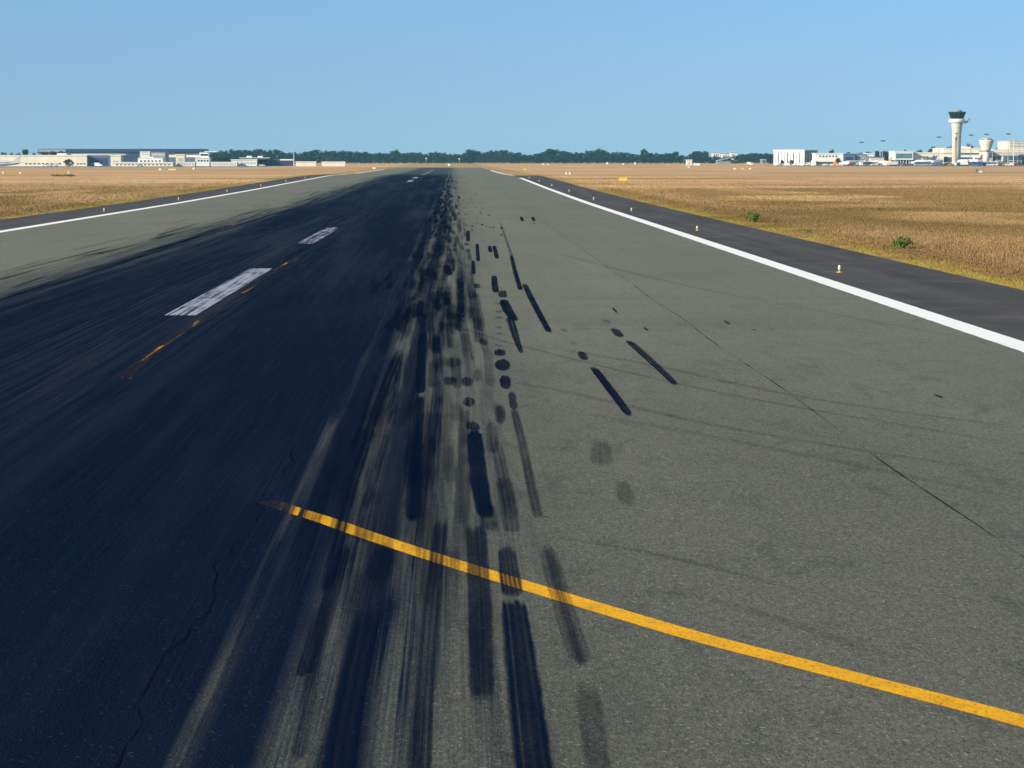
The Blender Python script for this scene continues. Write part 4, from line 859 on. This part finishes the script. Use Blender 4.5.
def cart(label, px, Y, rz):
    t = thing('baggage_cart', label, 'baggage cart', (xat(px, Y), Y, .03), rz, 'baggage carts')
    MB().box(-1.5, 1.5, -.75, .75, .5, .65).build('bed', MGREY, t); MB().box(-1.5, 1.5, -.75, .75, 2.0, 2.1).build('roof', LGREY, t); MB().box(-1.2, 1.2, -.6, .6, .653, 1.6).build('luggage', DGREY, t)
    for a_ in (-1.4, 1.4):
        for b_ in (-.68, .68): MB().box(a_ - .05, a_ + .05, b_ - .05, b_ + .05, .653, 1.998).build('post', STEEL, t)
    wheels(t, (-1, 1), .65, .25)
for px, Y, rz, lb in ((904.5, 1540, .1, 'dark baggage cart below the glazed pier head'), (911.5, 1545, .2, 'dark baggage cart below the right corner of the glazed pier head'), (937, 1530, .0, 'dark baggage cart below the maroon fin at the boarding pier'), (941, 1530, .1, 'dark baggage cart left of the black van near the tower'), (970, 1525, .1, 'dark baggage cart before the blue apron bus'), (1000, 1525, .2, 'dark baggage cart left of the tan van')): cart(lb, px, Y, rz)

# ------------------------------------------------------------------ trees
def tree_proto(seed, leaf, tall):
    rr = random.Random(seed); t = thing('tree', 'tree', 'tree', (0, 0, 0)); m = MB(); limbs = MB()
    limbs.tube([(0, 0, -.02), (.01, 0, .16), (-.01, .01, .5)], [.032, .025, .014], 7)
    for i in range(15):
        a = rr.uniform(0, 2 * PI); z = rr.uniform(.3, .86); q = (.34 if tall else .46) * (1.1 - abs(z - .5) * 1.1) * rr.uniform(.35, 1.)
        c = (q * math.cos(a), q * math.sin(a), z); s_ = rr.uniform(.12, .2)
        if i < 7: limbs.tube([(0, 0, .2 + .04 * i), (c[0] * .5, c[1] * .5, (z + .3) * .5), c], [.015, .01, .004], 5)
        leafy(m, *c, s_ * 1.15, s_ * 1.15, s_ * .85, 62, .05, rr)
    leafy(m, 0, 0, .82, .17, .17, .16, 80, .05, rr)
    leafy(m, 0, 0, .2, .42, .42, .14, 120, .05, rr)
    m.build('crown', leaf, t); limbs.build('trunk', BARK, t); return t
protos = [tree_proto(i + 50, (LEAF_A, LEAF_A, LEAF_B, LEAF_A, LEAF_B, LEAF_A)[i], i % 2) for i in range(6)]
used_p = [False] * 6
tr_ = random.Random(21)
def tree(label, px, pt, Y, wpx, group=None, pi=None):
    pi = tr_.randrange(6) if pi is None else pi
    h = zat(pt, Y, min(max(px, 0), 1024)) * 1.13; w = wpx * Y / F / .8
    loc = (xat(px, Y), Y, -.1)
    rz = tr_.uniform(0, 6.28)
    if used_p[pi]: o = dup(protos[pi], loc, rz, label, group, (w, w, h))
    else:
        o = protos[pi]; used_p[pi] = True; o.location = loc; o.rotation_euler = (0, 0, rz); o['label'] = label; o.scale = (w, w, h)
        if group: o['group'] = group
    if not group and 'group' in o: del o['group']
    return o
prof = [(200, 153), (215, 151.5), (230, 150.3), (245, 150.6), (262, 150.6), (275, 150.2), (285, 153), (300, 153), (316, 151.2), (330, 152.2), (345, 151.3), (355, 152.6), (372, 153.2), (386, 153.6), (395, 151.8), (405, 154.2), (413, 152.4), (425, 154.2), (435, 152.3), (450, 153.2), (460, 154), (470, 151), (485, 152.4), (495, 150.2), (505, 150.4), (515, 153.6), (530, 154.2), (540, 153.6), (550, 150.4), (562, 150.8), (575, 153), (590, 151.5), (598, 150.4), (608, 151.8), (625, 153.2), (635, 154.2), (655, 153.4), (665, 153.6), (678, 152.2), (682, 157), (690, 157), (694, 152.4), (706, 151.8), (712, 158), (736, 159), (742, 154.6), (750, 153.2), (760, 153.6), (775, 154.6), (790, 156)]
def ptop(px): return float(np.interp(px, [q[0] for q in prof], [q[1] for q in prof]))
def seg(px):
    if px < 295: return 'dark tree of the wood behind the white buildings on the left', 'wood behind the left buildings'
    if px < 400: return 'dark tree of the wood above the pinkish walls left of the runway', 'wood left of the runway end'
    if px < 520: return 'dark tree of the wood closing off the runway end', 'wood at the runway end'
    if px < 680: return 'dark tree of the wood above the dry field right of the runway', 'wood right of the runway end'
    return 'dark tree of the wood between the pale hut and the hotel', 'wood before the hotel'
px = 203.
while px < 790:
    w = tr_.uniform(8.5, 13); lb, gr_ = seg(px)
    if 709 < px < 738: tree(lb, px, 156.4 + tr_.uniform(-.4, .8), 2400 + tr_.uniform(-60, 60), w * .8, gr_)
    else: tree(lb, px, ptop(px) + tr_.uniform(-.6, 1.2), 2400 + tr_.uniform(-60, 60), w, gr_)
    px += tr_.uniform(3.6, 6.)
px = 205.
while px < 790:
    lb, gr_ = seg(px); tree(lb, px, max(156.2, ptop(px) + 2) + tr_.uniform(-.5, 1.2), 2310 + tr_.uniform(-25, 25), tr_.uniform(9, 14), gr_)
    px += tr_.uniform(6, 9)
tree('tall narrow tree standing clear of the wood left of the runway end', 396.5, 150.4, 2320, 8.5, None, 1)
tree('round tree standing clear above the wood left of the pale hut', 644.3, 149.8, 2320, 9, None, 2)
tree('tall bushy tree above the wood right of the runway end', 598.5, 149.3, 2320, 11, None, 0)
tree('broad tree topping the wood just left of the yellow sign', 550, 149.8, 2330, 13, None, 3)
tree('tall twin crowned tree straight beyond the runway end', 470, 150.2, 2330, 12, None, 3)
for px, pt, Y, w, lb in ((25.5, 150.6, 1760, 9, 'domed tree rising above the roof of the cream hangar'), (12, 153.2, 1770, 6, 'small tree above the cream hangar, middle of three'), (3, 153.2, 1765, 9, 'leftmost tree above the cream hangar roof'), (34, 153.8, 1770, 8, 'low tree above the cream hangar beside the blue roofed hangar'), (19, 153.6, 1775, 9, 'low dark tree left of the domed tree above the cream hangar'), (45, 153., 1700, 10, 'leftmost dark tree between the cream hangar and the blue roof'), (53, 152.6, 1700, 10, 'dark tree left of the roof cabin of the cream hangar'), (62, 152., 1720, 9, 'dark tree behind the roof cabin of the cream hangar'), (769.5, 155.6, 2100, 9, 'dark tree between the pale roofed store and the hotel'), (773.5, 156.2, 2080, 8, 'dark tree touching the left corner of the hotel'), (848, 153., 1780, 12, 'dark tree above the blue grey hall'), (860, 153.2, 1780, 12, 'dark tree above the grey workshop'), (868, 152.6, 1780, 9, 'dark tree left of the white flat roofed block'), (884, 151.8, 1770, 10, 'dark tree behind the brick depot'), (920, 150.8, 1800, 10, 'low tree above the left end of the boarding pier'), (950, 147.6, 1830, 9, 'small tree just left of the control tower shaft'), (1006, 147., 1830, 9, 'low tree beside the car park block'),
                         (69.3, 159.3, 1440, 8.6, 'round dark tree standing before the cream hangar'), (216, 156.5, 1600, 11, 'dark tree right of the white tower house'), (226, 157, 1600, 10, 'dark tree left of the white pavilion'), (782, 160.3, 1650, 4.5, 'small tree before the left half of the hotel'), (791, 160, 1650, 4.5, 'small tree before the middle of the hotel'),
                         (832, 150.2, 1760, 8, 'dark tree rising behind the white offices'), (838, 158.5, 1625, 7, 'dark bushy tree before the right end of the white offices'), (877, 151.9, 1760, 7, 'tree behind the white flat roofed block'), (889, 152.4, 1740, 10, 'dark tree left of the glazed pier head'), (932.5, 147.8, 1800, 11, 'domed tree above the boarding pier'), (942, 150.2, 1800, 6, 'small tree left of the terminal hall roof'),
                         (968, 145.2, 1840, 11, 'broad tree behind the terminal roof between tower and pod'), (999, 146.6, 1840, 9, 'low tree behind the terminal right of the lookout pod'), (905, 150.8, 1800, 9, 'tree top showing above the glazed pier head')):
    tree(lb, px, pt, Y, w)

# ------------------------------------------------------------------ air, sky and sun
SUN_EL, SUN_DIR = R(25), Vector((-.87, -.49, 0)).normalized()
HAZE = 6.5e-5
if HAZE:
    hm = bpy.data.materials.new('haze'); hm.use_nodes = True; nt = hm.node_tree; nt.nodes.clear()
    o = nt.nodes.new('ShaderNodeOutputMaterial'); v = nt.nodes.new('ShaderNodeVolumePrincipled'); nt.links.new(v.outputs[0], o.inputs['Volume'])
    v.inputs['Color'].default_value = (.30, .72, .92, 1); v.inputs['Density'].default_value = HAZE; v.inputs['Anisotropy'].default_value = 0.
    hz = MB().box(-3020, 3020, -80, 6520, -1, 60).build('haze', hm); stuff(hz)
w = bpy.data.worlds.new('World'); sc.world = w; w.use_nodes = True; nt = w.node_tree; nt.nodes.clear()
o = nt.nodes.new('ShaderNodeOutputWorld'); bg = nt.nodes.new('ShaderNodeBackground'); sky = nt.nodes.new('ShaderNodeTexSky')
sky.sky_type = 'NISHITA'; sky.sun_disc = False; sky.sun_elevation = SUN_EL; sky.sun_rotation = math.atan2(SUN_DIR.x, SUN_DIR.y)
sky.air_density = 1.0; sky.dust_density = 1.0; sky.ozone_density = 2.0; sky.altitude = 0
tc = nt.nodes.new('ShaderNodeTexCoord'); mp = nt.nodes.new('ShaderNodeMapping'); mp.inputs['Scale'].default_value = (1, 1, 1.0); mp.inputs['Location'].default_value = (0, 0, .165)
nt.links.new(tc.outputs['Generated'], mp.inputs[0]); nt.links.new(mp.outputs[0], sky.inputs[0]); tm = nt.nodes.new('ShaderNodeMix'); tm.data_type = 'RGBA'; tm.blend_type = 'MULTIPLY'; tm.inputs[0].default_value = 1; nt.links.new(sky.outputs[0], tm.inputs[6]); nt.links.new(tm.outputs[2], bg.inputs[0]); sx = nt.nodes.new('ShaderNodeSeparateXYZ'); nt.links.new(tc.outputs['Generated'], sx.inputs[0]); el = nt.nodes.new('ShaderNodeMapRange'); nt.links.new(sx.outputs[2], el.inputs[0]); el.inputs[2].default_value = .075; tg = nt.nodes.new('ShaderNodeMix'); tg.data_type = 'RGBA'; nt.links.new(el.outputs[0], tg.inputs[0]); tg.inputs[6].default_value = (.90, .90, .875, 1); tg.inputs[7].default_value = (.83, 1.05, 1.12, 1); nt.links.new(tg.outputs[2], tm.inputs[7]); nt.links.new(bg.outputs[0], o.inputs[0])
bg.inputs[1].default_value = .103
sl = bpy.data.lights.new('sun', 'SUN'); sl.energy = 5.0; sl.angle = R(.5); sl.color = (1, .90, .74)
so = bpy.data.objects.new('sun', sl); COL.objects.link(so)
ds = Vector((SUN_DIR.x * math.cos(SUN_EL), SUN_DIR.y * math.cos(SUN_EL), math.sin(SUN_EL)))
so.rotation_euler = ds.to_track_quat('Z', 'Y').to_euler()

sc.view_settings.view_transform = 'Standard'; sc.view_settings.look = 'None'; sc.view_settings.exposure = 0.65; sc.view_settings.gamma = 1; sc.view_settings.use_curve_mapping = False
sc.render.engine = 'CYCLES'
c = sc.cycles; c.max_bounces = 6; c.transparent_max_bounces = 40; c.diffuse_bounces = 2; c.glossy_bounces = 2; c.volume_bounces = 0; c.use_denoising = True
c.caustics_reflective = False; c.caustics_refractive = False; c.sample_clamp_indirect = 4
